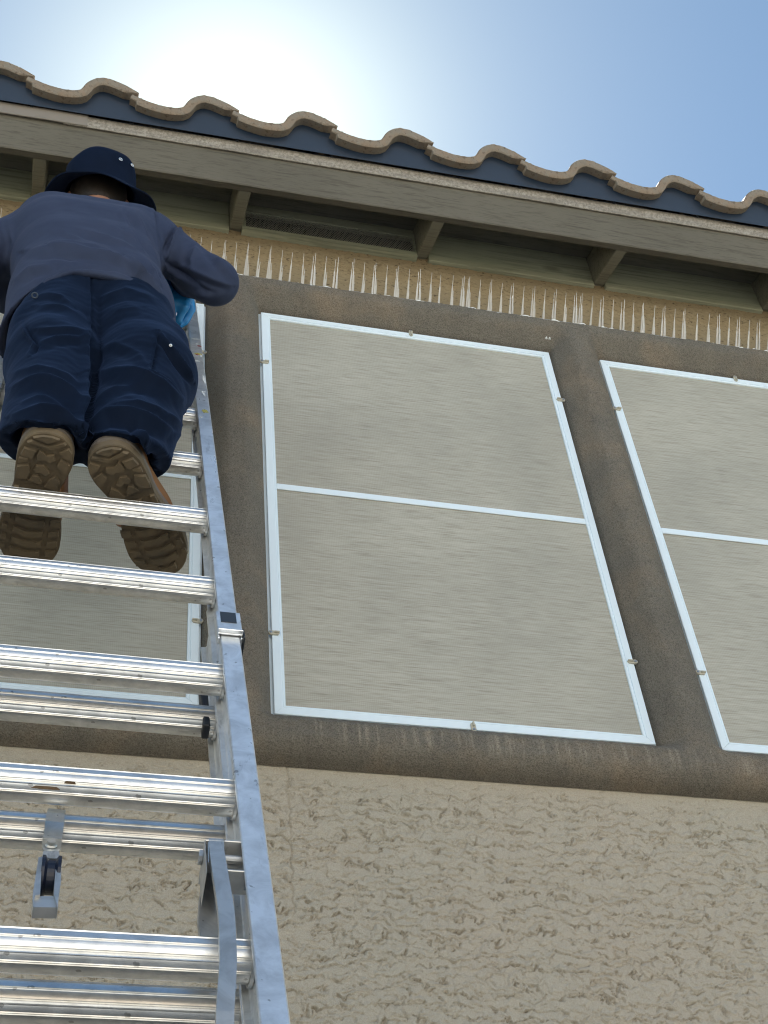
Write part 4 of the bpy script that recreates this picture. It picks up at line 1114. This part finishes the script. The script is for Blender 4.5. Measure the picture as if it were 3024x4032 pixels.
# hair cap, hat
hx_, hy_, hz_ = HEAD
def f_hair(X, Y, Z):
    d = smin(ell(X, Y, Z, (hx_, hy_-0.006, hz_+0.022), (0.079, 0.094, 0.099)), cone(X, Y, Z, (hx_, hy_-0.045, hz_-0.02), (hx_, hy_-0.052, hz_-0.10), 0.058, 0.052), 0.02)
    return np.maximum(d, np.where(Y > hy_+0.05, 1, (hz_-0.105-(Y-hy_)*-0.3)-Z))
V, F = surfnets(f_hair, (hx_-.1, hy_-.12, hz_-.12), (hx_+.1, hy_+.12, hz_+.14), 0.005)
part('hair', V, F, M['hair'], per, True)
HTILT_X, HTILT_Y = 0.40, -0.05
HC = np.array([hx_+0.004, hy_-0.010, hz_+0.020])
def hat_pt(r, a, z, off=0.0):
    x, y = r*math.cos(a)*0.93, r*math.sin(a)*1.06
    cxr, sxr = math.cos(HTILT_X), math.sin(HTILT_X)
    y2, z2 = y*cxr-z*sxr, y*sxr+z*cxr
    cyr, syr = math.cos(HTILT_Y), math.sin(HTILT_Y)
    x2, z3 = x*cyr+z2*syr, -x*syr+z2*cyr
    return HC+np.array([x2, y2, z3])
outer = [(0.168, -0.046), (0.160, -0.040), (0.147, -0.031), (0.132, -0.021), (0.117, -0.010), (0.1065, -0.002), (0.1045, 0.004), (0.1040, 0.016), (0.1036, 0.032), (0.1030, 0.050), (0.1020, 0.066), (0.1000, 0.080), (0.0945, 0.0920), (0.083, 0.0985), (0.062, 0.1015), (0.030, 0.103), (0.001, 0.1035)]
inner = [(r-0.0025 if r > 0.02 else r, z-0.0022) for r, z in outer[::-1]]
inner = [(r, z) for r, z in inner[:-1]]+[(0.1662, -0.0488)]
pr = outer+inner; n = 96; V = []; F = []
for j, (r, z) in enumerate(pr):
    for q in range(n):
        a = 2*math.pi*q/n
        wv = 0.006*math.sin(2*a+0.6)+0.004*math.sin(3*a+2.0)+0.002*math.sin(7*a)
        kk = max(0, (r-0.105)/0.05) if z < 0 else 0
        dent = 0.0035*math.sin(5*a+1+z*40)*min(1, max(0, z)/0.06)*(1 if r > 0.02 else 0)
        V.append(hat_pt(r+dent*0.8, a, z+wv*kk*1.3+0.004*math.sin(a+2.4)*(1 if z > 0.05 else 0)))
for j in range(len(pr)-1):
    for q in range(n): F.append((j*n+q, j*n+(q+1) % n, (j+1)*n+(q+1) % n, (j+1)*n+q))
F += [((len(pr)-1)*n+q, (len(pr)-1)*n+(q+1) % n, (q+1) % n, q) for q in range(n)]
hat = part('bucket_hat', V, F, M['hat'], per, True)
def ringmesh(c, nrm, R, r, mat, name, parent, seg=20):
    c = np.array(c); nrm = np.array(nrm, float); nrm /= np.linalg.norm(nrm)
    a = np.cross(nrm, [0, 0, 1]); a /= np.linalg.norm(a); b_ = np.cross(nrm, a); V = []; F = []
    for i in range(seg):
        t = 2*math.pi*i/seg; d = a*math.cos(t)+b_*math.sin(t)
        for j in range(8):
            s = 2*math.pi*j/8; V.append(c+d*(R+r*math.cos(s))+nrm*r*math.sin(s))
    for i in range(seg):
        for j in range(8): F.append((i*8+j, ((i+1) % seg)*8+j, ((i+1) % seg)*8+(j+1) % 8, i*8+(j+1) % 8))
    return part(name, V, F, mat, per, True, parent)
def hit(px, py, verts, faces_unused=None, rad=0.012):
    """nearest surface point of a vertex cloud to a view ray (closest to the eye)"""
    v = ray(px, py); v = v/np.linalg.norm(v); t = verts@v; d = np.linalg.norm(verts-t[:, None]*v, axis=1)
    m = d < rad; return v*(t[m].min()) if m.any() else None
HV = np.array(V)
for px, py in ((475, 628), (520, 651)):
    p = hit(px, py, HV)
    if p is not None:
        nn = p-(HC+np.array([0, 0, 0.03])); nn[2] *= 0.2; nn /= np.linalg.norm(nn)
        ringmesh(p+nn*0.001, nn, 0.0046, 0.0015, M['grommet'], 'eyelet', hat)

# trouser button and rivet
PV = np.array([list(v.co) for v in pants.data.vertices])+np.array([0.02, 1.80, 1.93])
for px, py, R, r, mt in ((137, 1163, 0.0055, 0.0018, 'button'), (672, 1360, 0.002, 0.0014, 'grommet')):
    p = hit(px, py, PV)
    if p is not None:
        nn = -ray(px, py); nn /= np.linalg.norm(nn); ringmesh(p+nn*0.003, nn, R, r, M[mt], 'button', pants)

# boots
OUT = [(0, 0.0), (0.022, 0.005), (0.038, 0.020), (0.047, 0.045), (0.0475, 0.070), (0.042, 0.095), (0.034, 0.125), (0.032, 0.150), (0.038, 0.185), (0.046, 0.22), (0.050, 0.25), (0.050, 0.275), (0.043, 0.300), (0.030, 0.320), (0.012, 0.331), (-0.006, 0.333),
       (-0.026, 0.327), (-0.044, 0.308), (-0.056, 0.280), (-0.061, 0.25), (-0.060, 0.22), (-0.054, 0.185), (-0.048, 0.15), (-0.046, 0.125), (-0.0475, 0.10), (-0.048, 0.07), (-0.046, 0.045), (-0.037, 0.020), (-0.022, 0.005)]
LUGS = [[(-0.0264, 0.0121), (0.0015, 0.0209), (0.0199, 0.0081), (0.0064, 0.0044), (-0.0111, 0.0052)],
[(-0.0354, 0.0246), (-0.0272, 0.0187), (0.002, 0.0275), (0.0295, 0.014), (0.0323, 0.0183), (0.0092, 0.0335)],
[(-0.0378, 0.0372), (-0.0158, 0.0396), (-0.0213, 0.0591), (-0.0271, 0.0586), (-0.0424, 0.0539)],
[(-0.044, 0.0612), (-0.0277, 0.0592), (-0.0289, 0.066), (-0.0437, 0.0717)],
[(-0.0453, 0.0809), (-0.0255, 0.0732), (-0.021, 0.0901), (-0.025, 0.107), (-0.0447, 0.1111), (-0.0465, 0.1007)],
[(-0.011, 0.0368), (0.0006, 0.0475), (0.015, 0.0437), (0.019, 0.0551), (0.0078, 0.0645), (0.0013, 0.0588), (-0.0145, 0.0621), (-0.0159, 0.0501)],
[(-0.0132, 0.0733), (-0.0005, 0.0707), (0.0124, 0.0867), (0.0075, 0.0949), (-0.003, 0.0881), (-0.0138, 0.0904), (-0.0172, 0.0839)],
[(-0.0169, 0.0982), (-0.0067, 0.0961), (0.0015, 0.1097), (0.0004, 0.1172), (-0.0233, 0.1103)],
[(0.0221, 0.091), (0.0325, 0.1061), (0.0277, 0.1258), (0.0054, 0.1207), (0.0112, 0.1032)],
[(0.0257, 0.052), (0.0440, 0.0622), (0.0410, 0.0861), (0.0337, 0.0841), (0.0212, 0.068)],
[(0.0213, 0.0371), (0.0365, 0.0252), (0.0429, 0.0343), (0.0455, 0.0511), (0.0303, 0.0475)],
[(-0.020, 0.132), (0.000, 0.134), (0.004, 0.150), (-0.016, 0.152)], [(-0.016, 0.165), (0.006, 0.160), (0.010, 0.178), (-0.012, 0.183)],
[(-0.045, 0.128), (-0.036, 0.128), (-0.036, 0.158), (-0.046, 0.160)], [(0.020, 0.140), (0.030, 0.136), (0.031, 0.165), (0.021, 0.168)]]
for i in range(5):
    y = 0.198+i*0.0255; wL = -0.036-0.002*(i in (1, 2, 3)); wR = 0.018
    if i == 4: wL, wR = -0.026, 0.008
    LUGS.append([(wL, y), (wL*0.35, y+0.009), (wR*0.5, y+0.008), (wR, y+0.003), (wR, y+0.018), (wR*0.4, y+0.0235), (wL*0.4, y+0.0235), (wL, y+0.015)])
    if i < 4:
        LUGS.append([(wR+0.008, y+0.004), (0.044, y-0.002), (0.046, y+0.013), (wR+0.008, y+0.018)])
        LUGS.append([(wL-0.008, y-0.002), (-0.055, y-0.004), (-0.056, y+0.010), (wL-0.008, y+0.012)])
def boot(hx0, hy0, ang, mirror, label):
    ca, sa = math.cos(ang), math.sin(ang); z0 = 1.934
    def T(x, y, z=0.0):
        x = x*mirror; return (hx0+x*ca+y*sa, hy0-x*sa+y*ca, z0+z)
    # leather upper
    def fl(X, Y, Z):
        lx = ((X-hx0)*ca-(Y-hy0)*sa)*mirror; ly = (X-hx0)*sa+(Y-hy0)*ca; lz = Z-z0
        d = ell(lx, ly, lz, (-0.003, 0.235, 0.030), (0.050, 0.098, 0.052))
        d = smin(d, cone(lx, ly, lz, (0, 0.06, 0.052), (-0.002, 0.19, 0.052), 0.041, 0.040), 0.03)
        d = smin(d, cone(lx, ly, lz, (0, 0.062, 0.050), (0.0, 0.074, 0.13), 0.034, 0.030), 0.03)
        return np.maximum(np.maximum(d, 0.012-lz), lz-0.145)
    lo = (min(T(-0.08, 0)[0], T(0.08, 0.34)[0], T(0.08, 0)[0], T(-0.08, 0.34)[0])-0.02, hy0-0.04, z0); hi = (max(T(-0.08, 0)[0], T(0.08, 0.34)[0], T(0.08, 0)[0], T(-0.08, 0.34)[0])+0.02, hy0+0.38, z0+0.22)
    V, F = surfnets(fl, lo, hi, 0.0055)
    V = smooth_mesh(V, F, 1)
    bt = part('boot', V, F, M['leather'], per, True)
    if label: bt['label'] = label
    # smooth outline
    P = np.array(OUT); Q = []
    n_ = len(P)
    for i in range(n_):
        p0, p1, p2, p3 = P[i-1], P[i], P[(i+1) % n_], P[(i+2) % n_]
        for t in (0, 0.33, 0.66): Q.append(0.5*((2*p1)+(-p0+p2)*t+(2*p0-5*p1+4*p2-p3)*t*t+(-p0+3*p1-3*p2+p3)*t**3))
    Q = np.array(Q); c = Q.mean(0)
    b = MB(); ly = [(0.0, 0.985), (0.0015, 1.0), (0.014, 1.0), (0.016, 0.97)]
    for z, s in ly:
        for q in Q: b.V.append(T(c[0]+(q[0]-c[0])*s, c[1]+(q[1]-c[1])*s, z))
    m = len(Q)
    for j in range(3):
        for i in range(m): b.F.append((j*m+i, j*m+(i+1) % m, (j+1)*m+(i+1) % m, (j+1)*m+i))
    b.F += [tuple(range(m))[::-1], tuple(range(3*m, 4*m))]
    part('sole', b.V, b.F, M['sole'], per, False, bt)
    b = MB(); ly = [(0.0155, 0.985), (0.018, 1.008), (0.027, 0.990), (0.029, 0.95)]
    for z, s in ly:
        for q in Q:
            zz = z+(0.004*max(0, 1-q[1]/0.12) if z > 0.025 else 0)
            b.V.append(T(c[0]+(q[0]-c[0])*s, c[1]+(q[1]-c[1])*(s if q[1] > 0.1 else 1+(s-1)*1.0), zz))
    for j in range(3):
        for i in range(m): b.F.append((j*m+i, j*m+(i+1) % m, (j+1)*m+(i+1) % m, (j+1)*m+i))
    b.F += [tuple(range(m))[::-1], tuple(range(3*m, 4*m))]
    part('welt', b.V, b.F, M['midsole'], per, False, bt)
    for lg in LUGS:
        L_ = np.array(lg); cc = L_.mean(0)
        b = MB(); b.prism([tuple(q) for q in L_], lambda x, y: T(x, y, 0.0008), lambda x, y: T(cc[0]+(x-cc[0])*0.92, cc[1]+(y-cc[1])*0.92, -0.0055))
        part('lug', b.V, b.F, M['sole'], per, False, bt)
boot(-0.048, 1.636, -0.049, 1, None)
boot(0.047, 1.650, 0.45, -1, None)

bpy.context.view_layer.update()
